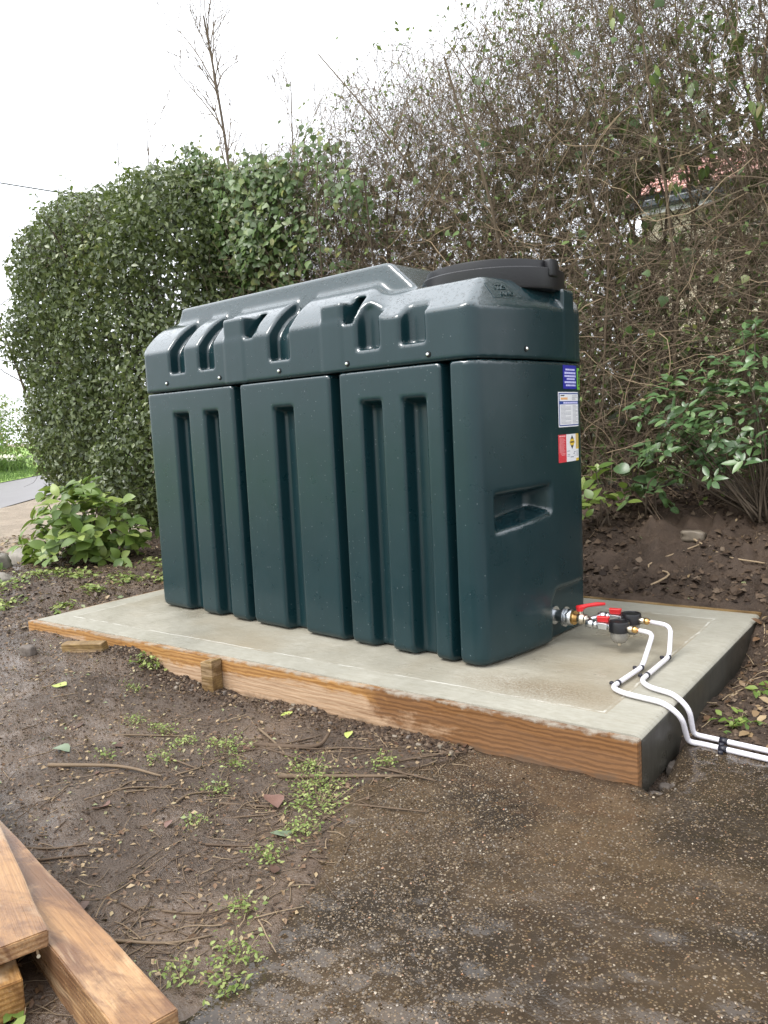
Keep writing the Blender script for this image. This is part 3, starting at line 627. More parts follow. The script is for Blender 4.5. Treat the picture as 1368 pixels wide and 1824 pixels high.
mesh_np('hazard_diamond', [endpos(dv, dz - .026, .0014), endpos(dv + .024, dz, .0014), endpos(dv, dz + .026, .0014), endpos(dv - .024, dz, .0014)], np.array([[0, 1, 2, 3]]), M['s_ink'], hz)
mesh_np('hazard_band', [endpos(dv - .013, dz - .012, .0016), endpos(dv + .013, dz - .012, .0016), endpos(dv + .024, dz, .0016), endpos(dv + .013, dz + .012, .0016), endpos(dv - .013, dz + .012, .0016), endpos(dv - .024, dz, .0016)], np.array([[0, 1, 2, 3, 4, 5]]), M['s_yellow'], hz)
print_lines('print', [(dv - .017, dv + .017, dz, .005)], M['s_ink'], .0018, hz)

# ------------------------------------------------------------------ outlet valve, filters, supply pipes (tank-local frame)
VZ, VV = .090, .462
val = tag(empty('outlet_valve', TP(TL, VV, 0), TH), 'silver outlet valve with a red lever screwed into the foot of the green tank', 'valve')
def hexn(name, x0, x1, y, z, r, mat, par, f=6): return lathe(name, [(r * .9, x0), (r, x0 + .002), (r, x1 - .002), (r * .9, x1)], mat, par, axis='X', facets=f, loc=(0, y, z), rot=(0, 0, 0))
lathe('washer', [(.034, -.017), (.034, -.010)], M['steel'], val, 28, 'X', loc=(0, 0, VZ)); lathe('spigot', [(.022, -.012), (.022, .03)], M['steel'], val, 20, 'X', loc=(0, 0, VZ))
lathe('flange', [(.037, .028), (.037, .034)], M['steel'], val, 28, 'X', loc=(0, 0, VZ)); hexn('lock_nut', .034, .062, 0, VZ, .031, M['steel'], val); lathe('brass_ring', [(.026, .062), (.026, .070)], M['brass'], val, 24, 'X', loc=(0, 0, VZ))
lathe('valve_body', [(.015, .070), (.016, .080), (.020, .088), (.021, .096), (.019, .104), (.014, .110), (.014, .118)], M['nickel'], val, 24, 'X', loc=(0, 0, VZ))
hexn('end_nut', .108, .120, 0, VZ, .018, M['nickel'], val)
lathe('stem', [(.009, .015), (.009, .034)], M['nickel'], val, 16, loc=(.092, 0, VZ))
lv = tube('lever', [(.080, 0, VZ + .036), (.094, .002, VZ + .040), (.108, .018, VZ + .046), (.135, .040, VZ + .050), (.160, .060, VZ + .050)], [.012, .011, .007, .0075, .005], M['red'], val, 10)
lathe('lever_hub', [(.012, .028), (.013, .044), (.008, .048)], M['red'], val, 16, loc=(.090, 0, VZ))
tube('tee', bendline([(.116, 0, VZ), (.132, 0, VZ), (.150, -.042, VZ)], .012), .0095, M['steel'], val, 12); tube('tee_arm', bendline([(.128, 0, VZ), (.140, .03, VZ + .004), (.150, .046, VZ + .008)], .012), .0095, M['steel'], val, 12)
YB = ((-.046, VZ), (.050, VZ + .008))
fil = []
for i, (yb, zb) in enumerate(YB):
    hexn('elbow', .140, .166, yb, zb, .0175, M['steel'], val, 4); hexn('union_nut', .166, .182, yb, zb, .015, M['steel'], val); lathe('branch_pipe', [(.009, .160), (.009, .252)], M['steel'], val, 16, 'X', loc=(0, yb, zb))
    box('branch_valve', .186, .222, yb - .013, yb + .013, zb - .013, zb + .011, M['steel'], val, .003)
    bb = box_bm(-.019, .019, -.005, .005, 0, .020, .002, 2)
    for v in bb.verts: v.co.y *= 1 + 1.2 * (v.co.z / .02); v.co.x *= 1 + .15 * (v.co.z / .02)
    from_bm('butterfly_handle', bb, M['red'], val, loc=(.203, yb, zb + .012), rot=(0, 0, R_(12)))
    hexn('tail_nut', .222, .236, yb, zb, .0125, M['steel'], val)
    o = tag(empty('oil_filter', TP(TL + .262, VV + yb, zb), TH), ('black topped oil filter with a grey bowl, the nearer of the two' if i == 0 else 'black topped oil filter behind the nearer one, beside the hedge side pipe'), 'oil filter')
    lathe('filter_head', [(.030, -.016), (.034, -.014), (.035, .018), (.033, .023), (.028, .024), (.027, .021), (.010, .0215)], M['black'], o, 32)
    lathe('bowl', [(.030, -.014), (.030, -.030), (.027, -.043), (.020, -.051), (.008, -.054)][::-1], M['bowl'], o, 28); lathe('drain_plug', [(.004, -.064), (.006, -.062), (.006, -.052)], M['nickel'], o, 12)
    lathe('outlet_nut', [(.010, .028), (.0125, .032), (.0125, .046), (.010, .050)], M['nickel'], o, axis='X', facets=6); lathe('compression_ring', [(.0105, .050), (.0125, .052), (.0125, .060), (.009, .066)], M['brass'], o, axis='X', facets=6)
    lathe('copper_end', [(.005, .060), (.005, .082)], M['copper'], o, 12, 'X'); fil.append(o)
def PR(u, v, z): return TP(TL + u, VV + v, z)
P1 = [PR(.334, -.046, VZ), PR(.382, -.046, VZ - .004), (2.688, .545, .014), (2.672, .318, .012), (2.72, .286, .012), (2.845, .262, .012), (2.892, .262, -.02), (2.895, .31, -.108), (2.93, .322, -.112), (3.25, .285, -.110), (4.9, .05, -.108)]
P2 = [PR(.334, .050, VZ + .008), PR(.405, .050, VZ + .004), (2.728, .695, .014), (2.726, .420, .012), (2.765, .372, .012), (2.848, .345, .012), (2.892, .335, -.02), (2.895, .365, -.106), (2.93, .372, -.110), (3.25, .335, -.108), (4.9, .11, -.106)]
for i, P in enumerate((P1, P2)):
    ln = bendline(P, .032, 7)
    rt = tag(empty('oil_pipe', tuple(P[0])), ('white plastic coated oil pipe from the nearer filter over the slab edge' if i == 0 else 'white plastic coated oil pipe from the farther filter over the slab edge'), 'pipe')
    rt.location = (0, 0, 0)
    tube('pipe', ln, .0078, M['pipe'], rt, 12)
    for (A, B, t) in ((2, 3, .04), (2, 3, .80), (8, 9, .18 if i == 0 else .15)):
        q = np.array(P[A]) * (1 - t) + np.array(P[B]) * t; d = unit(np.array(P[B]) - np.array(P[A])); s = np.cross(d, [0, 0, 1.])
        c = tube('clip', [q - d * (.005 if A == 2 else .011), q + d * (.005 if A == 2 else .011)], .0098, M['clip'], rt, 14)
        k = q + s * .02 if A == 8 else q + s * .02 * np.sign(-s[0]); k[2] = q[2] - .007; lathe('clip_screw', [(.0075, 0), (.0075, .006), (.004, .009)], M['clip'], rt, 10, loc=tuple(k))

# ------------------------------------------------------------------ vegetation
# leaf templates: base at origin, length along +Y, upper side +Z
def tpl_leaf(w=.5, fold=.12, curl=.12, tip=1.0, n=3):
    """lens-shaped leaf folded at the midrib: quads left and right"""
    t = np.linspace(0, 1, n + 2); V = [(0, 0, 0)]; F = []
    for k in t[1:-1]:
        hw = w * .5 * math.sin(math.pi * k ** .85) ** .8; z = -curl * k * k
        V += [(-hw, k, z + fold * hw), (0, k, z), (hw, k, z + fold * hw)]
    V.append((0, tip, -curl)); T = []; last = len(V) - 1
    T += [(0, 2, 1, 1), (0, 3, 2, 2)]
    for i in range(n - 1):
        a = 1 + 3 * i; T += [(a, a + 1, a + 4, a + 3), (a + 1, a + 2, a + 5, a + 4)]
    a = 1 + 3 * (n - 1); T += [(a, a + 1, last, last), (a + 1, a + 2, last, last)]
    tri = []
    for q in T:
        q = list(dict.fromkeys(q)); tri += [q] if len(q) == 3 else [[q[0], q[1], q[2]], [q[0], q[2], q[3]]]
    return np.array(V, float), np.array(tri)
def tpl_ivy():
    P = [(0, 0, 0), (-.34, .02, -.03), (-.52, .34, -.05), (-.30, .55, .0), (0, 1, -.14), (.30, .55, .0), (.52, .34, -.05), (.34, .02, -.03), (0, .38, .035)]
    return np.array(P, float), np.array([(8, i, (i % 7) + 1 if i else 1) for i in range(1, 8)] + [(8, 0, 1), (8, 7, 0)])[:, [0, 2, 1]]
LF_S = tpl_leaf(.56, .3, .15, n=1); LF_M = tpl_leaf(.52, .25, .18, n=2); LF_B = tpl_leaf(.62, .2, .22, n=4); LF_C = tpl_leaf(.42, .25, .2, n=3); IVY = tpl_ivy()
def tpl_ivy_fix():
    V, _ = tpl_ivy(); r = [0, 7, 6, 5, 4, 3, 2, 1]
    return V, np.array([(8, r[i], r[(i + 1) % 8]) for i in range(8)])
IVY = tpl_ivy_fix()
def rvec(n): return unit(rng.normal(size=(n, 3)))
def leaves(name, tpl, pos, nor, size, mat, parent, droop=.4, jit=.6, var=.3, kind='stuff', attr=None):
    n = len(pos)
    N = unit(nor + jit * rvec(n)); D = unit(np.cross(N, rvec(n)) + np.array([0, 0, -droop])); D = unit(D - N * (D * N).sum(-1, keepdims=True))
    s = size * rng.uniform(1 - var, 1 + var, n)
    V, F = inst(tpl, pos, frames(D, N), s); a = rng.random(n) if attr is None else attr
    o = mesh_np(name, V, F, mat, parent, False, np.repeat(a, len(tpl[0])))
    return tag(o, kind=kind) if kind else o
def leaf_parts(name, tpl, pos, nor, size, mat, parent, droop=.4, jit=.6, var=.3, kinds=4):
    """each leaf its own child object, sharing a few meshes"""
    mes = []
    for k in range(kinds):
        V = tpl[0].copy(); V[:, 2] += .10 * np.sin(V[:, 1] * 3 + k) * (k - 1.5) * .4 + .06 * V[:, 0] * (k - 1.5); V[:, 0] *= 1 + .12 * (k - 1.5)
        mes.append(mesh_raw(name, V, tpl[1], mat))
    n = len(pos); N = unit(nor + jit * rvec(n)); D = unit(np.cross(N, rvec(n)) + np.array([0, 0, -droop])); D = unit(D - N * (D * N).sum(-1, keepdims=True))
    Rm = frames(D, N); s = size * rng.uniform(1 - var, 1 + var, n); pl = np.array(parent.location)
    for i in range(n):
        o = link(name, mes[i % kinds], parent)
        m4 = Matrix.Identity(4)
        for a in range(3):
            for b in range(3): m4[a][b] = Rm[i, a, b] * s[i]
            m4[a][3] = pos[i, a] - pl[a]
        o.matrix_local = m4
def grow(P, R, per, tr, ln, spread, up, segs, rf, wob=.25, droop=0.0, rmin=.0012):
    """child twigs from parents P (N,S,3)"""
    N, S, _ = P.shape; idx = np.repeat(np.arange(N), per); n = len(idx); t = rng.uniform(tr[0], tr[1], n) * (S - 1)
    i = np.minimum(t.astype(int), S - 2); f = (t - i)[:, None]
    p0 = P[idx, i] * (1 - f) + P[idx, i + 1] * f; tan = unit(P[idx, i + 1] - P[idx, i]); r0 = (R[idx, i]) * rf
    side = rvec(n); side = unit(side - tan * (side * tan).sum(-1, keepdims=True))
    d = unit(tan + spread * side + np.array([0, 0, up])); L = rng.uniform(ln[0], ln[1], n)
    out = np.zeros((n, segs + 1, 3)); out[:, 0] = p0
    for k in range(segs):
        d = unit(d + wob * rng.normal(size=(n, 3)) + np.array([0, 0, -droop])); out[:, k + 1] = out[:, k] + d * (L / segs)[:, None]
    rr = np.maximum(r0[:, None] * np.linspace(1, .35, segs + 1), rmin * .8)
    return out, rr
def twig_obj(name, lst, mat, parent, sides=3, kind='stuff', light=.35):
    Vs, Fs, As, c = [], [], [], 0
    for P, R in lst:
        V, F = tubes(P, R, sides); Vs.append(V); Fs.append(F + c); c += len(V)
        As.append(np.repeat(rng.random(len(P)) ** 3 * light, P.shape[1] * sides))
    o = mesh_np(name, np.concatenate(Vs), np.concatenate(Fs), mat, parent, False, np.concatenate(As)); o['kind'] = kind
    return o
def stem_lines(n, bx, by, bz, top, r0, segs=9, wob=.10, lean=.06):
    out = np.zeros((n, segs + 1, 3)); out[:, 0] = np.stack([bx, by, bz], -1); d = unit(np.stack([rng.normal(0, lean, n), rng.normal(0, lean, n), np.ones(n)], -1)); L = top - bz
    for k in range(segs):
        d = unit(d + rng.normal(0, wob, (n, 3)) * np.array([1, .8, .4]) + np.array([0, 0, .06])); out[:, k + 1] = out[:, k] + d * (L / segs)[:, None]
    return out, r0[:, None] * np.linspace(1, .3, segs + 1)[None]
def gz(x, y): return float(terrain(np.array([x]), np.array([y]))[0])
def gzs(x, y): return terrain(np.asarray(x), np.asarray(y))

# --- clipped evergreen hedge at the left
def rbox(p, c, h, r):
    q = np.abs(p - c) - h + r; return np.minimum(q.max(-1), 0) + np.linalg.norm(np.maximum(q, 0), axis=-1) - r
def hsdf(p):
    c = np.array([-2.10, 2.45, 1.36]); d = rbox(p, c, np.array([1.30, .70, 1.44]), .62)
    d = d - .10 * fbm(p[:, 0] * 1.7, p[:, 1] * 1.7, p[:, 2] * 1.7, 3) * 2 - .05 * vnoise(p[:, 0] * 6, p[:, 1] * 6, p[:, 2] * 6) * 2
    return d + .30 * sstep(1.0, .0, p[:, 2]) * sstep(-1.5, -3.4, p[:, 0]) + .10 * sstep(.5, 0, p[:, 2])
def hnorm(p):
    e = .03; return unit(np.stack([hsdf(p + np.eye(3)[k] * e) - hsdf(p - np.eye(3)[k] * e) for k in range(3)], -1))
def shell(n, d0, d1, cond=None):
    out = []; c = 0
    while c < n:
        p = rng.uniform((-3.7, 1.6, .02), (-.5, 3.35, 3.05), (n * 3, 3)); d = hsdf(p); k = (d < d1) & (d > d0)
        k &= rng.random(len(p)) < np.where(p[:, 1] > 2.75, .35, 1)
        out.append(p[k]); c += k.sum()
    return np.concatenate(out)[:n]
hedge = tag(empty('clipped_hedge', (-2.1, 2.45, 0)), 'tall clipped evergreen hedge with small dark glossy leaves left of the tank', 'hedge')
HB = np.array([-2.1, 2.45, 0])
p = shell(47000, -.14, .05); leaves('foliage', LF_S, p - HB, hnorm(p), .046, M['privet'], hedge, .35, .95, attr=np.clip(rng.random(len(p)) * .8 + .25 * vnoise(*(p * 3).T) + .08, 0, 1))
p = shell(16000, -.38, -.11); leaves('inner_foliage', LF_S, p - HB, hnorm(p), .060, M['privet'], hedge, .3, .9)
n = 26; S0 = stem_lines(n, rng.uniform(-3.0, -1.1, n), rng.uniform(2.2, 2.75, n), np.full(n, -.1), rng.uniform(2.2, 2.6, n), rng.uniform(.012, .03, n))
S0[0][:, :, :] -= HB
for i in range(n):
    V, F = tubes(S0[0][i:i + 1], S0[1][i:i + 1], 6); mesh_np('stem', V, F, M['bark'], hedge, True)
S1 = grow(*S0, 14, (.1, .98), (.3, .8), 1.3, .3, 5, .45); S2 = grow(*S1, 7, (.2, 1), (.15, .45), 1.2, .2, 4, .5)
twig_obj('twigs', [S1, S2], M['dark_twig'], hedge)
p = shell(70, -.02, .05); p = p[p[:, 2] > 2.3]
sh = np.zeros((len(p), 5, 3)); sh[:, 0] = p - HB; dd = unit(np.array([0, 0, 1.]) + .35 * rng.normal(size=(len(p), 3)))
for k in range(4): sh[:, k + 1] = sh[:, k] + dd * rng.uniform(.02, .06, (len(p), 1)); dd = unit(dd + .15 * rng.normal(size=dd.shape))
twig_obj('shoots', [(sh, np.full((len(p), 5), .0022))], M['dark_twig'], hedge)
q = (sh[:, 1:] + HB).reshape(-1, 3); q = np.repeat(q, 2, 0) + rng.normal(0, .01, (len(q) * 2, 3)); leaves('shoot_leaves', LF_M, q - HB, np.tile([0, 0, 1.], (len(q), 1)), .04, M['fresh'], hedge, 0, .8)

# --- bare twiggy hedge behind and right of the tank
def htop(x): return 2.72 + .40 * sstep(-.9, .9, x) + .55 * sstep(.7, 2.2, x) + .12 * np.sin(x * 5.1) * .5 + .1 * np.sin(x * 11.7 + 1)
bh = tag(empty('bare_hedge', (1.5, 2.75, .3)), 'overgrown tangled hedge of bare brown twigs with sparse leaves behind the tank', 'hedge')
BB = np.array([1.5, 2.75, .3])
n = 96; bx = np.sort(rng.uniform(-1.0, 4.6, n)); by = rng.uniform(2.5, 3.2, n)
S0 = stem_lines(n, bx, by, gzs(bx, by) - .05, htop(bx) - rng.uniform(.1, .7, n), rng.uniform(.006, .015, n) * np.where(rng.random(n) < .10, 1.8, 1), 10, .13, .12)
S0 = (S0[0] - BB, S0[1])
for i in range(n):
    V, F = tubes(S0[0][i:i + 1], S0[1][i:i + 1], 7); mesh_np('stem', V, F, M['bark'], bh, True, np.full(len(V), rng.random() ** 2 * .5))
S1 = grow(*S0, 17, (.06, 1), (.35, .95), 1.1, .22, 7, .42, .22)
S2 = grow(*S1, 8, (.1, 1), (.2, .65), 1.25, .12, 4, .48, .30, .02)
S3 = grow(*S2, 2, (.15, 1), (.10, .36), 1.2, .1, 2, .5, .3, 0, .0012)
def inside(S, y0=2.12, y1=3.45, zmax=None):
    m = (S[0] + BB); k = (m[:, :, 1].min(1) > y0) & (m[:, :, 1].max(1) < y1 + .2) & (m[:, -1, 2] < htop(m[:, -1, 0]) + .05) & (m[:, :, 2].min(1) > .28) & (m[:, :, 0].min(1) > -1.3)
    return S[0][k], S[1][k]
S1, S2, S3 = inside(S1, 2.15), inside(S2, 2.05), inside(S3, 2.0)
def gap(S, keep):                                            # a thin place in the hedge through which the bungalow shows
    m = (S[0] + BB).mean(1); q = ((m[:, 0] - 2.21 + .3 * (m[:, 1] - 2.4)) / .24) ** 2 + ((m[:, 2] - 1.88 - .24 * (m[:, 1] - 2.4)) / .21) ** 2; k = (q > 1) | (rng.random(len(m)) < keep); return S[0][k], S[1][k]
S1, S2, S3 = gap(S1, .35), gap(S2, .22), gap(S3, .15)
def filltwigs(n):
    x = rng.uniform(-.9, 4.4, n); zt = htop(x); z = .32 + (zt - .30) * rng.random(n) ** .85; y = 2.22 + 1.0 * rng.random(n) - .10 * fbm(x * 2, z * 2, 6, 2)
    hi = sstep(1.6, 2.8, z); d = unit(np.stack([rng.normal(0, .75 - .3 * hi, n), rng.normal(0, .5 - .15 * hi, n), rng.normal(.15 + .75 * hi, .55, n)], -1)); L = rng.uniform(.10, .38, n)
    P = np.zeros((n, 3, 3)); P[:, 0] = np.stack([x, y, z], -1)
    for k in range(2): d = unit(d + .36 * rng.normal(size=(n, 3))); P[:, k + 1] = P[:, k] + d * (L / 2)[:, None]
    k = P[:, -1, 2] < htop(P[:, -1, 0]) + .12; P = P[k]; return P - BB, np.repeat(rng.uniform(.0010, .0024, len(P))[:, None], 3, 1) * np.array([1, .8, .55])
S4 = gap(filltwigs(37000), .12)
twig_obj('fine_twigs', [S4], M['twig'], bh, 3, light=.7)
twig_obj('branches', [S1], M['twig'], bh, 4); twig_obj('twigs', [S2, S3], M['twig'], bh, 3, light=.6)
# upright spring shoots at the top, against the sky
k = S1[0][:, -1, 2] + .3 > htop(S1[0][:, -1, 0] + 1.5) - .55; Q = (S1[0][k], S1[1][k])
U1 = grow(*Q, 4, (.5, 1), (.2, .65), .35, 1.0, 6, .55, .10); 
m = (U1[0] + BB); kk = m[:, -1, 2] < htop(m[:, -1, 0]) + .34; U1 = (U1[0][kk], U1[1][kk]); U2 = grow(*U1, 3, (.2, 1), (.05, .25), .8, .4, 3, .6, .2, 0, .0010)
twig_obj('shoots', [U1, U2], M['twig'], bh, 3, light=.3)
# low tangle near the ground on the right, dry vines across the face
n = 330; a = np.zeros((n, 9, 3)); a[:, 0] = np.stack([rng.uniform(.6, 4.0, n), rng.uniform(2.1, 2.5, n), rng.uniform(.35, 2.6, n) ** 1.0], -1); d = unit(np.stack([rng.choice([-1, 1], n) * rng.uniform(.2, 1, n), rng.normal(0, .12, n), rng.normal(0, .7, n)], -1)); L = rng.uniform(.15, .7, n)
for k in range(8):
    d = unit(d + np.stack([rng.normal(0, .25, n), rng.normal(0, .12, n), rng.normal(-.05, .25, n)], -1)); a[:, k + 1] = a[:, k] + d * (L / 8)[:, None]
a[:, :, 2] = np.maximum(a[:, :, 2], gzs(a[:, :, 0], a[:, :, 1]) + .01)
twig_obj('dry_vines', [(a - BB, np.full((n, 9), .0016) * rng.uniform(.5, 1.5, (n, 1)))], M['vine'], bh, 3)
# scattered spring leaves
def tips(S, n, x0=-9, x1=9, z0=-9, z1=9):
    p = (S[0] + BB); p = p[:, 1:].reshape(-1, 3); p = p[(p[:, 0] > x0) & (p[:, 0] < x1) & (p[:, 2] > z0) & (p[:, 2] < z1)]; return p[rng.integers(0, len(p), n)] + rng.normal(0, .008, (n, 3))
front = np.array([0, -1, .3])
p = np.concatenate([tips(S4, 9000), tips(S4, 3500, 1.0, 4.4, 2.1, 3.6), tips(S3, 2600), tips(S2, 900, z0=1.9), tips(U2, 900), tips(U1, 300), tips(S3, 4200, z1=1.35), tips(S3, 1500, z0=1.3, z1=2.2)])
leaves('leaves', LF_S, p - BB, np.tile(front, (len(p), 1)), .029, M['fresh'], bh, .3, 1.0, .5)
p = tips(S2, 240, 1.9, 4.0, 1.9, 3.2); p = np.repeat(p, 4, 0) + rng.normal(0, .018, (960, 3)); p[:, 1] -= .05
leaves('drooping_leaves', LF_C, p - BB, np.tile([0, -1., 0], (len(p), 1)), .062, M['fresh'], bh, 2.2, .5, .3)
p = tips(S2, 700, -.6, 3.6, .5, 2.9); p[:, 1] -= .03; leaves('ivy_leaves', IVY, p - BB, np.tile(front, (len(p), 1)), .042, M['ivy'], bh, .9, .6, .4)
p = tips(S2, 6000, -.4, 4.2, .4, 2.75); p[:, 1] = np.maximum(p[:, 1], 2.6) + rng.random(len(p)) * .5; p = gap(((p - BB)[:, None], np.zeros((len(p), 1))), .08)[0][:, 0] + BB; leaves('inner_ivy', IVY, p - BB, np.tile(front, (len(p), 1)), .06, M['privet'], bh, .6, .8, .4)

# --- ivy clad section between the two
iv = tag(empty('ivy_hedge', (-.45, 2.5, .15)), 'ivy covered hedge section between the clipped hedge and the bare twigs', 'hedge')
IB = np.array([-.45, 2.5, .15])
n = 22; bx = rng.uniform(-1.2, .5, n); by = rng.uniform(2.35, 2.9, n); S0 = stem_lines(n, bx, by, gzs(bx, by) - .05, rng.uniform(2.3, 2.8, n), rng.uniform(.008, .02, n)); S0 = (S0[0] - IB, S0[1])
for i in range(n):
    V, F = tubes(S0[0][i:i + 1], S0[1][i:i + 1], 6); mesh_np('stem', V, F, M['bark'], iv, True, np.zeros(len(V)))
S1 = grow(*S0, 16, (.1, 1), (.3, .8), 1.2, .1, 6, .45); S2 = grow(*S1, 8, (.1, 1), (.15, .5), 1.2, 0, 4, .5, .28)
def clipz(S): m = S[0] + IB; k = (m[:, :, 1].min(1) > 1.95) & (m[:, :, 2].min(1) > .15) & (m[:, -1, 2] < 2.95); return S[0][k], S[1][k]
S1, S2 = clipz(S1), clipz(S2); twig_obj('twigs', [S1, S2], M['twig'], iv, 3, light=.5)
def ivy_pts(n):
    out = []; c = 0
    while c < n:
        q = np.stack([rng.uniform(-1.25, .5, n * 2), rng.uniform(2.0, 2.6, n * 2), rng.uniform(1.25, 2.95, n * 2)], -1)
        zt = 2.74 + .12 * np.sin(q[:, 0] * 4) + .06 * np.sin(q[:, 0] * 9.3); yf = 2.12 + .12 * fbm(q[:, 0] * 2, q[:, 2] * 2, 4, 3) * 2 + .22 * sstep(2.2, 1.2, q[:, 2])
        dens = sstep(1.30, 2.1, q[:, 2] + .5 * fbm(q[:, 0] * 2.2, q[:, 2] * 2.2, 8, 3) + .16 * (-q[:, 0])) * sstep(.30, -.35, q[:, 0] + .6 * fbm(q[:, 0] * 3, q[:, 2] * 3, 1, 2))
        k = (q[:, 2] < zt) & (q[:, 1] > yf) & (rng.random(len(q)) < dens * np.exp(-(q[:, 1] - yf) / .16)); out.append(q[k]); c += k.sum()
    return np.concatenate(out)[:n]
p = ivy_pts(3300); p = p[np.argsort(p[:, 1])]
leaf_parts('leaf', IVY, p[:300], np.tile([.1, -1, .35], (300, 1)), .052, M['ivyp'], iv, 1.0, .5, .35)
leaves('ivy_leaves', IVY, p[300:] - IB, np.tile([.1, -1, .35], (3000, 1)), .046, M['ivy'], iv, 1.0, .55, .4, attr=rng.random(3000) * .97)
p = ivy_pts(2600); leaves('small_leaves', LF_M, p - IB + rng.normal(0, .04, p.shape), np.tile([0, -1, .5], (len(p), 1)), .045, M['privet'], iv, .4, .9, .4)

# --- glossy shrub at the right, broad leaved plant at the left
def whorl_plant(name, base, tipsP, tpl, size, per, mat, mat2, label, extra=1.0, lift=.35):
    o = tag(empty(name, base), label, 'shrub'); B = np.array(base); tp = np.array(tipsP)
    nst = max(5, len(tp) // 6)
    for i in range(0, len(tp)):
        if i % 4 == 0:
            e = tp[i]; mid = B * .5 + e * .5 + rng.normal(0, .04, 3); mid[2] += .04
            ln = smoothline([B + rng.normal(0, .03, 3) * [1, 1, 0], mid, e], 4); tube('stem', ln - B, np.linspace(.006, .0025, len(ln)), M['bark'], o, 5)
    pos, nor, D = [], [], []
    for t in tp:
        out = unit(t - B); ax = unit(out * .8 + np.array([0, -.35, .6]) + rng.normal(0, .25, 3)); h = unit(np.cross(ax, rvec(1)[0])); g = np.cross(ax, h); k = per
        for j in range(k):
            an = j * 2 * math.pi / k + rng.normal(0, .25); rad = h * math.cos(an) + g * math.sin(an); D.append(unit(rad + ax * (lift + rng.normal(0, .2)))); nor.append(unit(ax + .35 * rng.normal(size=3) - rad * lift)); pos.append(t + rad * .008 + rng.normal(0, .01, 3))
    pos, nor, D = map(np.array, (pos, nor, D))
    s = size * rng.uniform(.6, 1.25, len(pos)); Rm = frames(D, nor)
    mes = []
    for k in range(5):
        V = tpl[0].copy(); V[:, 2] += .05 * np.sin(V[:, 1] * 4 + 2 * k) + .08 * V[:, 0] * (k - 2) * .5; V[:, 0] *= .85 + .08 * k; mes.append(mesh_raw('leaf', V, tpl[1], mat, True))
    order = np.argsort(((pos - CAMP) ** 2).sum(-1)); big = order[:300]; rest = order[300:]
    for i in big:
        l = link('leaf', mes[i % 5], o); m4 = Matrix.Identity(4)
        for a in range(3):
            for b in range(3): m4[a][b] = Rm[i, a, b] * s[i]
            m4[a][3] = pos[i, a] - B[a]
        l.matrix_local = m4
    if len(rest):
        V, F = inst(tpl, pos[rest] - B, Rm[rest], s[rest]); tag(mesh_np('back_leaves', V, F, mat2, o, True, np.repeat(rng.random(len(rest)), len(tpl[0]))), kind='stuff')
    return o
def dome(n, c, rad, lo=.0, shellp=.35):
    d = unit(rng.normal(size=(n * 3, 3))); d = d[d[:, 2] > lo][:n]; r = rng.random(len(d)) ** shellp
    return np.array(c) + d * r[:, None] * np.array(rad)
t = np.concatenate([dome(150, (2.80, 2.15, .58), (.48, .28, .68), -.15), dome(45, (2.38, 2.05, .72), (.24, .2, .32), -.5)])
whorl_plant('glossy_shrub', (2.72, 2.2, gz(2.72, 2.2)), t, LF_C, .064, 6, M['choi'], M['choi2'], 'glossy green leaved shrub in front of the bare hedge at the right edge')
t = dome(125, (-1.22, 1.08, .06), (.45, .36, .50), -.05, .4)
M['hyd2'] = leaf_mat('broad_leaf_back', [(0, (.085, .15, .03)), (.5, (.16, .24, .05)), (1, (.30, .37, .10))], .38, .28)
whorl_plant('broadleaf_plant', (-1.2, 1.1, gz(-1.2, 1.1)), t, LF_B, .098, 5, M['hyd'], M['hyd2'], 'bright green broad leaved plant at the foot of the clipped hedge', lift=.5)
def low_plant(base, n, rad, h, size, label, tpl=LF_B, mat=None, per=4):
    t = dome(n, (base[0], base[1], base[2] + .03), (rad, rad * .8, h), .0, .5); return whorl_plant('leafy_plant', base, t, tpl, size, per, mat or M['hyd'], M['hyd2'], label, lift=.6)
low_plant((1.98, 2.02, gz(1.98, 2.02)), 13, .18, .30, .075, 'small leafy green plant at the hedge foot just right of the tank')
low_plant((2.22, 2.12, gz(2.22, 2.12)), 12, .20, .34, .085, 'dark green seedling plant between the tank and the glossy shrub', mat=M['choi'])
low_plant((-.72, 1.62, gz(-.72, 1.62)), 16, .30, .30, .095, 'low green leafy plant in shade between the broad leaved plant and tank', mat=M['choi'])
low_plant((-1.62, .62, gz(-1.62, .62)), 9, .16, .10, .06, 'small weedy plant beside the rocks at the left edge')
# saplings above the hedge, against the sky
def sapling(base, lean, h, label, per=7, r=.014, spread=.55):
    o = tag(empty('bare_sapling', base), label, 'tree'); r = r * 1.7; S = stem_lines(1, np.array([0.]), np.array([0.]), np.array([0.]), np.array([h]), np.array([r]), 10, .03, 0)
    S[0][:, :, 0] += np.linspace(0, 1, 11)[None] ** 1.4 * lean
    V, F = tubes(S[0], S[1], 6); mesh_np('trunk', V, F, M['bark'], o, True, np.zeros(len(V)))
    A = grow(*S, per, (.5, .95), (.35, 1.0), spread, .45, 6, .6, .08, 0, .005); B = grow(*A, 5, (.2, 1), (.12, .45), .7, .3, 4, .7, .12, 0, .0036); C_ = grow(*B, 3, (.2, 1), (.05, .2), .7, .2, 3, .8, .15, 0, .0028)
    twig_obj('branches', [A, B, C_], M['twig'], o, 3, light=.1)
sapling((-2.3, 4.0, -.1), -.25, 5.0, 'taller bare sapling rising above the ivy section into the white sky', 22, .018)
sapling((-1.9, 4.1, -.1), .15, 4.3, 'shorter bare sapling just right of the taller one behind the hedge', 9, .010, .4)
sapling((-4.55, 4.0, -.15), .05, 4.3, 'thin bare sapling behind the left end of the clipped hedge', 2, .008, .5)
sapling((-4.1, 4.1, -.15), -.2, 4.45, 'thin bare sapling behind the middle of the clipped hedge', 3, .008, .4)
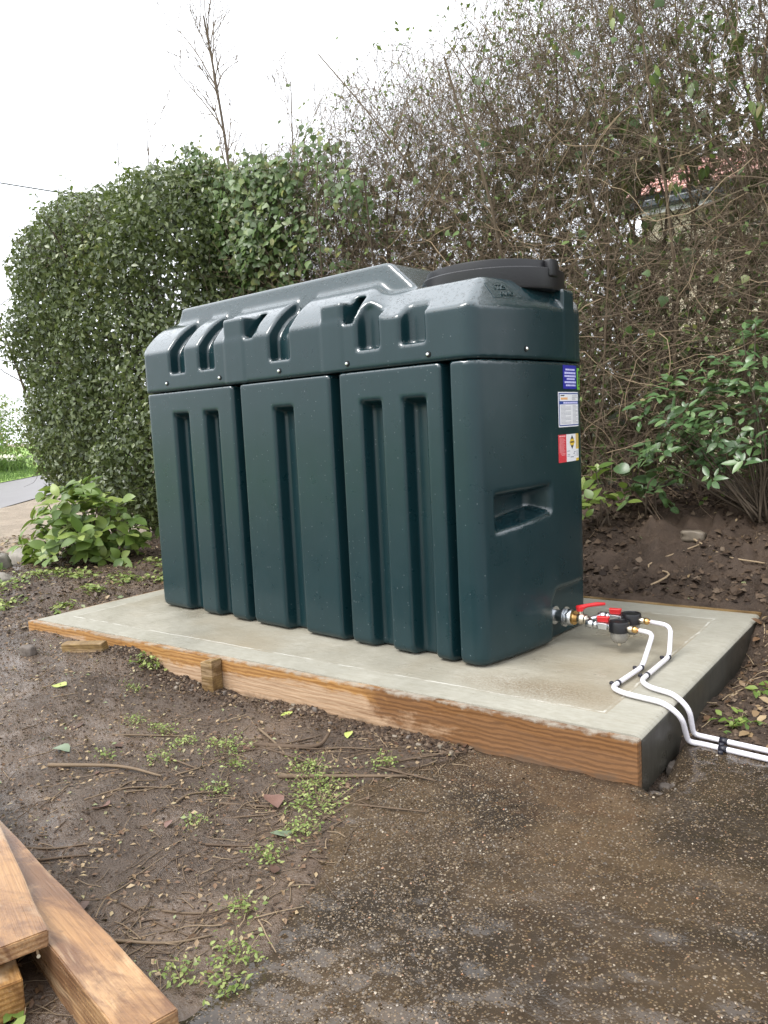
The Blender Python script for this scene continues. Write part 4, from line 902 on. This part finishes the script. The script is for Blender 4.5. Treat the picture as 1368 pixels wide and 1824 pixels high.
sapling((-3.55, 3.9, -.15), -.1, 4.0, 'bare forked sapling behind the right half of the clipped hedge', 2, .008, .4)

# ------------------------------------------------------------------ neighbour's house behind the hedge
HX0, HX1, HY = -3.2, 7.5, 9.0
house = tag(empty('house', (1.0, HY, 0)), 'cream rendered bungalow with red tiled roof glimpsed through the bare hedge', 'house')
box('wall', -1.1, HX1 - 1, 0, 4.2, 0, 3.45, M['wall'], house)
box('gutter', -1.35, HX1 - .75, -.42, -.28, 3.40, 3.50, M['gutter'], house, .02); box('fascia', -1.3, HX1 - .8, -.28, -.25, 3.34, 3.56, M['upvc'], house)
rf = box('roof', -1.3, HX1 - .8, -.05, 2.3, 0, .08, M['gutter'], house, loc=(0, -.30, 3.50), rot=(R_(24), 0, 0))
tb = box_bm(0, .29, 0, .36, 0, .022, .006, 1)
for v in tb.verts: v.co.z += .018 * math.sin(v.co.x / .29 * math.pi)
tme = bpy.data.meshes.new('roof_tile'); tb.to_mesh(tme); tb.free(); tme.materials.append(M['tile'])
for r in range(7):
    for c in range(26):
        o = link('roof_tile', tme, rf); o.location = (-1.3 + .30 * c + .15 * (r % 2), -.06 + .31 * r, .082 + .012 * (c % 2)); o.rotation_euler = (R_(-3.5), 0, 0)
w = box('window', 2.2, 3.5, -.02, .06, 1.6, 2.9, M['upvc'], house); box('pane', 2.28, 2.82, -.035, -.022, 1.68, 2.82, M['glass'], w); box('pane', 2.88, 3.42, -.035, -.022, 1.68, 2.82, M['glass'], w)
bp = tag(empty('garden_play_frame', (2.05, 6.2, .1)), 'blue painted post frame glimpsed through the hedge at the right edge', 'play frame')
for x in (0, .9): box('post', x - .04, x + .04, -.04, .04, -.1, 2.75, M['bluep'], bp)
box('crossbar', -.1, 1.0, -.03, .03, 2.66, 2.72, M['upvc'], bp); box('panel', .04, .86, -.015, .015, 2.1, 2.5, M['bluep'], bp)
# garden shrubs behind the hedge
def bush(base, rad, n, size, mat, label, tpl=LF_S, cat='shrub', hfac=1.0, name='garden_bush'):
    o = tag(empty(name, base), label, cat); B = np.array(base)
    d = unit(rng.normal(size=(n, 3))); d[:, 2] = np.abs(d[:, 2]); rr = rng.random(n) ** .4 * (1 + .5 * fbm(d[:, 0] * 2 + base[0], d[:, 1] * 2, d[:, 2] * 2, 3)); p = d * rr[:, None] * np.array(rad)
    leaves('foliage', tpl, p, d, size, mat, o, .3, .8, .35)
    S = stem_lines(8, rng.normal(0, .12, 8), rng.normal(0, .12, 8), np.full(8, -.1), np.full(8, rad[2] * .7), np.full(8, .015), 6, .15, .3); S1 = grow(*S, 8, (.2, 1), (.3 * rad[0], .8 * rad[0]), 1, .2, 4, .5)
    twig_obj('branches', [S, S1], M['bark'], o); return o
for i, (x, y, r, h, t) in enumerate(((-2.0, 5.2, 1.1, 2.3, 'leftmost'), (-.3, 5.4, 1.2, 2.5, 'second from left'), (1.0, 5.0, 1.0, 2.1, 'third from left'), (2.5, 4.9, 1.0, 1.9, 'rightmost'))):
    bush((x, y, .05), (r, .7, h), 4200, .085, M['fresh'], 'green garden bush behind the bare hedge, %s of four' % t)
# far left roadside
def roadside(k, w): q = RP + RD * k + RN * w; return q
for i, (k, w, r, h, m_, lab) in enumerate(((13.6, 5.4, 1.3, 1.5, 'grass', 'nearest pale green roadside bush across the road'), (17.0, 6.4, 1.8, 3.2, 'fresh', 'taller olive roadside bush behind the pale green one'), (20.5, 6.6, 2.2, 3.0, 'fresh', 'farther roadside bush beside the clipped hedge'), (12.0, 7.5, 2.0, 3.4, 'fresh', 'roadside bush at the far left edge'))):
    q = roadside(k, w); bush((q[0], q[1], .05), (r, r, h), 2400, .13, M[m_], lab, name='roadside_bush')
q = roadside(20, 10.0)
sapling((q[0], q[1], .2), .6, 6.2, 'distant bare tree beyond the road at the far left', 14, .06, .8)
# daffodils on the verge: blades and flowers in clumps
for i in range(9):
    q = roadside(rng.uniform(10.5, 14.0), rng.uniform(3.7, 4.5)); zz = -.12 + .057 * (np.dot(q - RP, RN) - 2.6)
    o = tag(empty('daffodil_clump', (q[0], q[1], zz)), 'clump of green blades with pale daffodils on the verge across the road', 'flowers', 'daffodil clumps on the far verge')
    n = 70; P = np.zeros((n, 4, 3)); P[:, 0] = rng.normal(0, .16, (n, 3)) * [1, 1, 0]; d = unit(rng.normal(0, .3, (n, 3)) + [0, 0, 1])
    for k in range(3): P[:, k + 1] = P[:, k] + d * .15; d = unit(d + rng.normal(0, .2, (n, 3)) + [0, 0, -.15])
    V, F = tubes(P, np.linspace(.012, .003, 4)[None].repeat(n, 0), 3); tag(mesh_np('blades', V, F, M['grass'], o, False, np.repeat(rng.random(n), 12)), kind='stuff')
    p = P[:16, 3] + [0, 0, .03]; V, F = inst((LF_B[0] * [1, 1, 1] - [0, .5, 0], LF_B[1]), p, frames(rvec(16), rvec(16)), np.full(16, .09)); tag(mesh_np('petals', V, F, M['petal'], o), kind='stuff')
n = 2500; kk = rng.uniform(6, 15, n); ww = rng.uniform(2.6, 4.2, n); q = RP + RD * kk[:, None] + RN * ww[:, None]; q[:, 2] = -.15 + .057 * (ww - 2.6); P = np.zeros((n, 3, 3)); P[:, 0] = q; d = unit(rng.normal(0, .3, (n, 3)) + [0, 0, 1])
for k in range(2): P[:, k + 1] = P[:, k] + d * .05; d = unit(d + rng.normal(0, .3, (n, 3)))
V, F = tubes(P, np.array([.006, .005, .001])[None].repeat(n, 0), 3); tag(mesh_np('verge_grass', V, F, M['grass'], None, False, np.repeat(rng.random(n), 9)), 'short bright grass along the verge across the road', 'grass', kind='stuff')
# overhead cable
a, c = np.array([-16.0, 3.0, 6.0]), np.array([-7.5, 9.5, 5.4]); t = np.linspace(0, 1, 24)[:, None]
def ray_pt(x, y, D): d = r_ * (x - 684) / 1417.75 - u_ * (y - 912) / 1417.75 + w_; return CAMP + d * D
A, B = ray_pt(-700, 208, 13.5), ray_pt(420, 392, 16); ln = A * (1 - t) + B * t - np.array([0, 0, 1.]) * (t * (1 - t)) * .12
tag(tube('overhead_cable', ln, .012, M['gutter'], None, 5), 'thin black overhead cable crossing the sky at the left', 'cable')
def pole(p): 
    g = gz(p[0], p[1]); o = lathe('cable_pole', [(.11, 0), (.09, p[2] - g + .4)], M['bark'], None, 12, loc=(p[0], p[1], g)); tag(o, 'wooden cable pole %s' % ('behind the hedge' if p[1] > 5 else 'beyond the left edge of the view'), 'pole')
pole(A); pole(B)

# ------------------------------------------------------------------ loose timber at the lower left
def beam(name, A, B, wid, thick, mat, label, seed, up=0.0, side=1):
    """A,B: top edge line on one side (world), width towards side, thickness down"""
    A, B = np.array(A), np.array(B); d = B - A; L = np.linalg.norm(d); rz = math.atan2(d[1], d[0]); ry = -math.asin(d[2] / L)
    o = board(name, L, wid, thick, mat, (0, 0, 0), 0, label, 'timber', seed=seed, warp=.003)
    m = Matrix.Rotation(rz, 4, 'Z') @ Matrix.Rotation(ry, 4, 'Y'); off = m @ Vector((0, -wid if side < 0 else 0, -thick)); o.matrix_world = Matrix.Translation(Vector(A) + off) @ m; return o
# long beam lying on the mud, running away from the camera to the left
b1 = beam('timber_beam', (2.58, -1.235, -.035), (1.55, -1.025, -.035), .085, .105, M['wood2'], 'wet stained timber beam lying on the mud at the lower left', 21, side=1)
b2 = beam('timber_plank', (2.275, -1.262, -.004), (1.30, -.925, -.012), .125, .030, M['wood2'], 'orange timber plank with nails lying across the stained beam', 23, side=1)
b3 = beam('timber_block', (2.285, -1.318, -.052), (1.95, -1.20, -.052), .085, .065, M['wood'], 'short pale timber block under the end of the nailed plank', 27, side=1)
for k, (u, v) in enumerate(((.012, .022), (.012, .085))):
    lathe('nail', [(.0032, 0), (.0022, .003), (.0022, .045), (.001, .05)][::1], M['nail'], b2, 8, 'X', loc=(-.030, v, .010), rot=(0, R_(12), R_(-6)))

# ------------------------------------------------------------------ rocks, rubble, litter
def rock(name, loc, rad, mat, label, cat, seed, group=None, flat_=.7, rz=0):
    bm = bmesh.new(); bmesh.ops.create_icosphere(bm, subdivisions=3, radius=1)
    for v in bm.verts:
        c = v.co.copy(); q = .55 * float(fbm(c.x * 1.3 + seed, c.y * 1.3, c.z * 1.3 + seed, 3)); v.co = c * (1 + q)
        for a in range(3): v.co[a] = math.copysign(min(abs(v.co[a]), .78 + .1 * math.sin(seed + a)), v.co[a])
    for v in bm.verts: v.co = Vector((v.co.x * rad[0], v.co.y * rad[1], v.co.z * rad[2]))
    o = from_bm(name, bm, mat, None, True, loc=loc, rot=(0, 0, rz)); tag(o, label, cat, group); return o
rock('rock', (-1.62, .66, gz(-1.62, .66) + .04), (.20, .15, .11), M['rock'], 'large mossy grey rock at the left edge beside the gravel', 'rock', 3)
rock('rock', (-1.75, 1.02, gz(-1.75, 1.02) + .04), (.26, .13, .10), M['rock'], 'flat brown rock behind the mossy grey rock', 'rock', 8)
rock('rock', (-1.05, .42, gz(-1.05, .42) + .01), (.12, .09, .06), M['rock'], 'small rock in front of the mossy grey rock', 'rock', 12)
bm = box_bm(-.10, .10, -.022, .022, -.02, .022, .004, 2)
for v in bm.verts: v.co.y += float(vnoise(v.co.x * 20, v.co.y * 50, v.co.z * 40)) * .012; v.co.z += float(vnoise(v.co.x * 25 + 9, 3, v.co.z * 30)) * .012
o = from_bm('timber_offcut', bm, M['stake'], loc=(.60, -.10, gz(.60, -.10) + .018), rot=(R_(6), R_(-4), R_(20))); tag(o, 'split broken timber offcut lying on the wet mud in front of the slab', 'timber offcut')
rock('stone', (.38, -.22, gz(.38, -.22) + .012), (.05, .03, .03), M['rubble'], 'muddy stone lying left of the split timber offcut', 'stone', 5)
rock('stone', (2.42, -.035, gz(2.42, -.035) + .012), (.030, .022, .018), M['rubble'], 'dark grey stone against the front board near the pad', 'stone', 6)
rock('stone', (2.45, 2.0, gz(2.45, 2.0) + .02), (.07, .045, .04), M['flint'], 'pale lump of stone in the dug soil bank', 'stone', 9)
for i in range(22):
    x = rng.uniform(1.35, 2.35) if i < 14 else rng.uniform(.9, 1.3); y = -rng.uniform(.01, .09)
    rock('pebble', (x, y, gz(x, y) + .004), tuple(rng.uniform(.005, .013, 3)), M['flint' if i % 3 else 'rubble'], 'small stone in the crumbled soil along the foot of the front board', 'stone', i, 'stones along the front board')
for i in range(16):
    x, y = rng.uniform(2.87, 2.97), rng.uniform(.02, .36); rock('rubble', (x, y, max(gz(x, y), PADZ - .06) + .01), tuple(rng.uniform(.012, .03, 3)), M['rubble'], 'broken concrete crumb in the gap beside the slab corner', 'rubble', 50 + i, 'rubble beside the slab corner')
def scatter_rocks(name, n, fx, size, mat, label, sub=1, lift=.3, flat_=.6, smooth=True):
    if sub == 0:
        TV = np.array([(1, -.2, 0), (.1, .95, .1), (-.9, .2, 0), (-.15, -.95, .1), (.1, 0, 1)]); TF = np.array([(i, (i + 1) % 4, 4) for i in range(4)])
    else:
        bm = bmesh.new(); bmesh.ops.create_icosphere(bm, subdivisions=sub, radius=1); TV = np.array([v.co[:] for v in bm.verts]); TF = np.array([[v.index for v in f.verts] for f in bm.faces]); bm.free()
        TV = TV * (1 + .35 * rng.normal(size=(len(TV), 1)) * .6)
    TV[:, 2] *= flat_
    x, y, z = fx(n); n = len(x); s = size[0] * (size[1] / size[0]) ** (rng.random(n) ** 2.2); an = rng.uniform(0, 6.28, n); D = np.stack([np.cos(an), np.sin(an), rng.normal(0, .25, n)], -1)
    V, F = inst((TV, TF), np.stack([x, y, z + s * lift], -1), frames(unit(D), unit(rng.normal(0, .3, (n, 3)) + [0, 0, 1])), s)
    o = mesh_np(name, V, F, mat, None, smooth, np.repeat(rng.random(n), len(TV))); tag(o, label, 'soil' if 'soil' in label else 'stones', kind='stuff')
from math import inf
_pz = lambda x, y: PADZ + fbm(x * 1.5, y * 1.5, 9, 3) * .016 + fbm(x * 24, y * 24, 2, 3, .7) * .007
def on_pad(n):
    x = rng.uniform(2.25, 3.75, n); y = rng.uniform(-1.45, .34, n); k = (x > pad_edge(y) + .03) & ~((x < SL + .06) & (y > -.02)) & (rng.random(n) < .30 + 1.0 * sstep(-.15, .25, fbm(x * 1.6 + 3, y * 1.6, 1, 3))); x, y = x[k], y[k]; return x, y, _pz(x, y)
scatter_rocks('aggregate', 120000, on_pad, (.0013, .0052), M['pebble'], 'small rounded aggregate pebbles exposed in the wet concrete pad', 0, -.15)
def on_bank(n):
    x = rng.uniform(-.9, 4.2, n); y = rng.uniform(1.48, 2.7, n); k = rng.random(n) < .35 + fbm(x * 3, y * 3, 2, 3); x, y = x[k], y[k]; return x, y, gzs(x, y)
scatter_rocks('soil_clods', 42000, on_bank, (.004, .026), M['clod'], 'crumbly dark soil clods over the dug bank', 0, .15, .9, False)
def on_front(n):
    x = rng.uniform(.6, 2.5, n); y = -np.abs(rng.normal(0, .05, n)) - .004; return x, y, gzs(x, y)
scatter_rocks('soil_crumbs', 6000, on_front, (.002, .010), M['clod'], 'crumbled soil along the front board', 0, .2, .9, False)
def on_left(n):
    x = rng.uniform(-1.7, -.02, n); y = rng.uniform(-.1, 1.7, n); return x, y, gzs(x, y)
scatter_rocks('left_soil_clods', 9000, on_left, (.003, .013), M['clod'], 'crumbled soil left of the slab', 0, .1, .8, False)
def on_right(n):
    x = rng.uniform(2.88, 3.9, n); y = rng.uniform(.36, 1.5, n); return x, y, gzs(x, y)
scatter_rocks('soil_debris', 9000, on_right, (.003, .014), M['clod'], 'loose soil debris right of the slab', 0, .1, .8, False)
def on_mud(n):
    x = rng.uniform(-.8, 2.5, n); y = rng.uniform(-1.4, .0, n); k = x < pad_edge(y) + .06; x, y = x[k], y[k]; return x, y, gzs(x, y)
scatter_rocks('mud_crumbs', 21000, on_mud, (.0015, .006), M['clod'], 'small crumbs of soil over the trampled mud', 0, .0, .7, False)
# litter: dead leaves, twiglets
def ground_leaves(name, n, fx, size, mat, label, tpl=LF_M):
    x, y, z = fx(n); n = len(x); p = np.stack([x, y, z + .004], -1); N = unit(rng.normal(0, .35, (n, 3)) + [0, 0, 1]); D = rvec(n); D = unit(D - N * (D * N).sum(-1, keepdims=True))
    V, F = inst(tpl, p, frames(D, N), size * rng.uniform(.4, 1.4, n)); tag(mesh_np(name, V, F, mat, None, False, np.repeat(rng.random(n) ** 1.2, len(tpl[0]))), label, 'leaf litter', kind='stuff')
ground_leaves('leaf_litter', 8500, on_mud, .014, M['dead'], 'small brown leaf fragments trodden into the mud', LF_S)
ground_leaves('bank_litter', 2600, on_bank, .024, M['dead'], 'dead leaves scattered over the soil bank')
ground_leaves('left_litter', 1500, on_left, .028, M['dead'], 'dead leaf scraps over the soil left of the slab')
ground_leaves('debris_litter', 900, on_right, .034, M['dead'], 'dead brown leaves among the debris right of the slab')
def gravel_leaves(n): x = rng.uniform(-4.5, -1.7, n); y = rng.uniform(.3, 3.0, n); return x, y, gzs(x, y)
ground_leaves('drive_litter', 2500, gravel_leaves, .05, M['dead'], 'fallen tan leaves over the gravel drive')
def twiglets(name, n, fx, L, r, label, mat='stick'):
    x, y, z = fx(n); n = len(x); S = 5; P = np.zeros((n, S, 3)); an = rng.uniform(0, 6.28, n); ll = rng.uniform(*L, n); P[:, 0, 0], P[:, 0, 1] = x, y
    for k in range(1, S): an = an + rng.normal(0, .13, n); P[:, k, 0] = P[:, k - 1, 0] + np.cos(an) * ll / S; P[:, k, 1] = P[:, k - 1, 1] + np.sin(an) * ll / S
    rr = rng.uniform(*r, n)[:, None] * np.linspace(1, .6, S)[None]; P[:, :, 2] = gzs(P[:, :, 0], P[:, :, 1]) + rr + rng.uniform(0, .004, (n, 1))
    inpad = P[:, :, 0] > pad_edge(P[:, :, 1]); P[:, :, 2] = np.where(inpad & (P[:, :, 1] < .36), np.maximum(P[:, :, 2], _pz(P[:, :, 0], P[:, :, 1]) + .003), P[:, :, 2])
    V, F = tubes(P, rr, 4); tag(mesh_np(name, V, F, M[mat], None, False, np.repeat(rng.random(n) ** 2, S * 4)), label, 'twigs', kind='stuff')
def mud_twig_area(n):
    x = rng.uniform(.5, 2.45, n); y = rng.uniform(-1.35, -.05, n); k = (x < pad_edge(y) + .05) & (rng.random(n) < .12 + .9 * sstep(.6, .0, np.abs(x - pad_edge(y) + .15)) * 1.0); x, y = x[k], y[k]; return x, y, gzs(x, y)
twiglets('twig_litter', 2600, mud_twig_area, (.02, .13), (.0006, .0019), 'fine broken twigs scattered over the mud')
twiglets('bank_twigs', 420, on_bank, (.04, .22), (.0008, .0022), 'fine roots and twigs over the soil bank', 'stick')
twiglets('debris_twigs', 160, on_right, (.06, .3), (.001, .003), 'fine twigs among the debris right of the slab', 'vine')
# bigger sticks, one by one
def stick(pts, r, label, group=None, mat='stick', sides=7):
    pts = [np.array([p_[0], p_[1], max(gz(p_[0], p_[1]), PADZ if p_[0] > float(pad_edge(np.array(p_[1]))) else -9) + r * .8 + (p_[2] if len(p_) > 2 else 0)]) for p_ in pts]; ln = smoothline(pts, 5) if len(pts) > 2 else np.array(pts)
    o = tube('stick', ln, np.linspace(r, r * .55, len(ln)), M[mat], None, sides); a = o.data.attributes.new('rnd', 'FLOAT', 'POINT'); a.data.foreach_set('value', np.full(len(o.data.vertices), rng.random() * .5, np.float32)); tag(o, label, 'stick', group); return o
stick([(1.78, -.30), (1.90, -.25), (1.955, -.20), (1.955, -.15, .02)], .009, 'thick curved dark stick on the mud in front of the slab')
stick([(2.0, -.42), (2.15, -.35), (2.32, -.26)], .007, 'straight dark stick pointing at the corner of the wet pad')
stick([(1.72, -.22), (1.85, -.27), (2.0, -.35)], .004, 'thin reddish stem crossing the thick curved stick')
stick([(1.98, -.62), (2.10, -.55), (2.22, -.50)], .004, 'pale stick beside a pink dead leaf on the mud')
stick([(1.35, -.72), (1.55, -.62), (1.72, -.60)], .006, 'long dark stick lying on the mud near the nailed plank')
stick([(2.3, 1.62), (2.42, 1.72), (2.30, 1.80), (2.50, 1.92)], .006, 'bent pale root lying on the soil bank behind the slab', mat='vine')
stick([(2.4, 2.02), (2.62, 1.86), (2.80, 1.84)], .006, 'straight pale stick lying along the soil bank', mat='vine')
stick([(1.86, 1.75, .02), (1.80, 1.95, .35), (1.72, 2.1, .75)], .007, 'long bare cane leaning from the soil bank into the hedge', mat='vine')
stick([(2.98, 1.2, .02), (3.05, 1.0, .05), (3.02, .85, .03)], .012, 'thick pale root beside the right side of the slab', mat='vine')
for i in range(30):
    x = rng.uniform(1.3, 2.42); y = rng.uniform(-1.15, -.12); L = rng.uniform(.10, .28); an = rng.uniform(-.6, 1.5)
    if x > pad_edge(y) + .02: x = float(pad_edge(np.array(y))) - rng.uniform(.02, .25)
    p1 = (x + math.cos(an) * L * .5 + rng.normal(0, .02), y + math.sin(an) * L * .5); p2 = (x + math.cos(an) * L, y + math.sin(an) * L)
    stick([(x, y), p1, p2], rng.uniform(.0022, .0042), 'slender brown twig lying on the trampled mud', 'slender twigs on the mud', sides=5)
# single fallen leaves
def fallen(x, y, size, mat, label, group=None, rz=0, tpl=LF_B):
    V = tpl[0].copy() * size; V[:, 0] += .10 * size * np.sin(V[:, 1] / size * 4); V[:, 2] = .05 * size * np.sin(V[:, 1] / size * 5 + x * 9) + .22 * np.abs(V[:, 0]) * (1 + .5 * np.sin(x * 7)) ; o = mesh_np('fallen_leaf', V, tpl[1], mat, None, True, np.full(len(V), rng.random())); o.location = (x, y, max(gz(x, y), PADZ if x > float(pad_edge(np.array(y))) else -9) + .006); o.rotation_euler = (rng.normal(0, .12), rng.normal(0, .12), rz); tag(o, label, 'leaf', group)
M['pinkleaf'] = plain('pink_dead_leaf', (.15, .082, .062), .45, 0, .4, .3); M['yellowleaf'] = plain('yellow_leaf', (.33, .38, .10), .5, 0, .4, .3); M['greyleaf'] = plain('pale_leaf', (.16, .20, .13), .4, 0, .4, .2); M['brownleaf'] = plain('brown_leaf', (.075, .040, .026), .5, 0, .4, .3)
fallen(2.13, -.56, .075, M['pinkleaf'], 'pink brown dead leaf on the mud by the pad', rz=1.2); fallen(1.72, -.82, .07, M['pinkleaf'], 'pink brown dead leaf on the mud beside the timber', rz=.3)
fallen(.88, -.36, .06, M['yellowleaf'], 'yellow green leaf lying on the wet mud at left', rz=2); fallen(2.0, -.12, .045, M['yellowleaf'], 'small yellow green leaf below the front board', rz=.6); fallen(1.72, -.06, .045, M['yellowleaf'], 'pale yellow leaf against the front board', rz=2.6)
fallen(1.30, -.62, .06, M['greyleaf'], 'pale grey green leaf on the mud left of the sticks', rz=1.9); fallen(1.16, -.52, .07, M['brownleaf'], 'dark brown curled leaf on the mud near the plank', rz=.8); fallen(2.22, -.68, .075, M['greyleaf'], 'grey green narrow leaf at the mud and pad edge', rz=-.6, tpl=LF_C)
fallen(2.36, -.02, .05, M['brownleaf'], 'orange brown leaf against the board beside the dark stone', rz=1.1)
for i in range(16):
    x = rng.uniform(.6, 2.4); y = rng.uniform(-1.1, -.08)
    if x < pad_edge(y): fallen(x, y, rng.uniform(.022, .038), M['brownleaf' if i % 3 else 'pinkleaf'], 'small brown dead leaf on the trampled mud', 'small dead leaves on the mud', rng.uniform(0, 6))
# weeds
def weed(x, y, rad, n, label, group, size=.0092, mat='weed'):
    z = gz(x, y); o = tag(empty('weed_clump', (x, y, z)), label, 'weeds', group); p = np.stack([rng.normal(0, rad * .5, n), rng.normal(0, rad * .4, n), np.zeros(n)], -1); zz = gzs(p[:, 0] + x, p[:, 1] + y) - z; p[:, 2] = zz + rng.uniform(.002, .022, n)
    leaves('leaves', LF_M, p, np.tile([0, 0, 1.], (n, 1)), size, M[mat], o, -.3, .55, .45)
    P = np.zeros((n // 4, 3, 3)); P[:, 2] = p[:n // 4]; P[:, 0] = p[:n // 4] * [.6, .6, 1] - [0, 0, .02]; P[:, 1] = (P[:, 0] + P[:, 2]) / 2; twig_obj('stems', [(P, np.full((n // 4, 3), .0008))], M['vine'], o)
WEEDS = ((2.20, -.50, .10, 190), (2.02, -.34, .08, 120), (2.13, -.40, .09, 160), (1.72, -.36, .08, 120), (1.58, -.40, .06, 80), (1.42, -.36, .06, 80), (1.30, -.38, .05, 60), (1.05, -.20, .05, 50), (2.22, -.22, .05, 60), (2.36, -.30, .05, 50), (1.62, -.52, .06, 60), (1.9, -.55, .05, 60), (2.26, -.62, .07, 90), (2.28, -.75, .06, 80), (2.38, -.92, .05, 50), (2.47, -1.02, .06, 80), (2.53, -1.09, .06, 90), (2.43, -1.12, .05, 50), (1.42, -.58, .05, 40), (2.0, -.72, .05, 40), (1.85, -.44, .05, 50))
ORD = 'first second third fourth fifth sixth seventh eighth ninth tenth eleventh twelfth thirteenth fourteenth fifteenth sixteenth seventeenth eighteenth nineteenth twentieth'.split()
scr = lambda q: float(((np.array([q[0], q[1], -.13]) - CAMP) @ r_) / ((np.array([q[0], q[1], -.13]) - CAMP) @ w_))
for i, (x, y, r, n) in enumerate(sorted(WEEDS, key=scr)):
    weed(x, y, r * .95, int(n * 1.5), 'bright green weed clump in the trampled mud, %s' % ('rightmost of them' if i == len(WEEDS) - 1 else 'leftmost of them' if i == 0 else ORD[i] + ' from the left'), 'weed clumps in the mud')
weed(.93, -.045, .06, 90, 'weed tuft at the hump of mud left of the stake', None, .02)
for (x, y, r, n) in ((-.45, .85, .12, 120), (-.3, .55, .08, 80), (-.75, .72, .14, 140), (-.35, 1.15, .12, 120), (-.9, .35, .16, 170), (-1.25, .35, .18, 190), (-.2, .3, .07, 60), (-.55, .18, .10, 90), (-.6, 1.25, .16, 150), (-.95, .62, .14, 120), (-1.45, .2, .2, 200), (-.28, .95, .08, 60), (-.75, .05, .12, 90)):
    weed(x, y, r, n, 'low green weeds on the soil left of the slab', 'weeds left of the slab', .028)
for (x, y, r, n) in ((3.05, .75, .07, 50), (3.12, .95, .08, 60), (2.98, .52, .05, 36)): weed(x, y, r, n, 'green weed sprig in the debris right of the slab', 'weeds right of the slab', .03, 'hyd2')
for (x, y) in ((2.13, -1.34), (2.22, -1.42), (2.32, -1.36)): weed(x, y, .05, 40, 'dark green weed in the hollow between the loose timbers', 'weeds between the timbers', .026, 'hyd2')
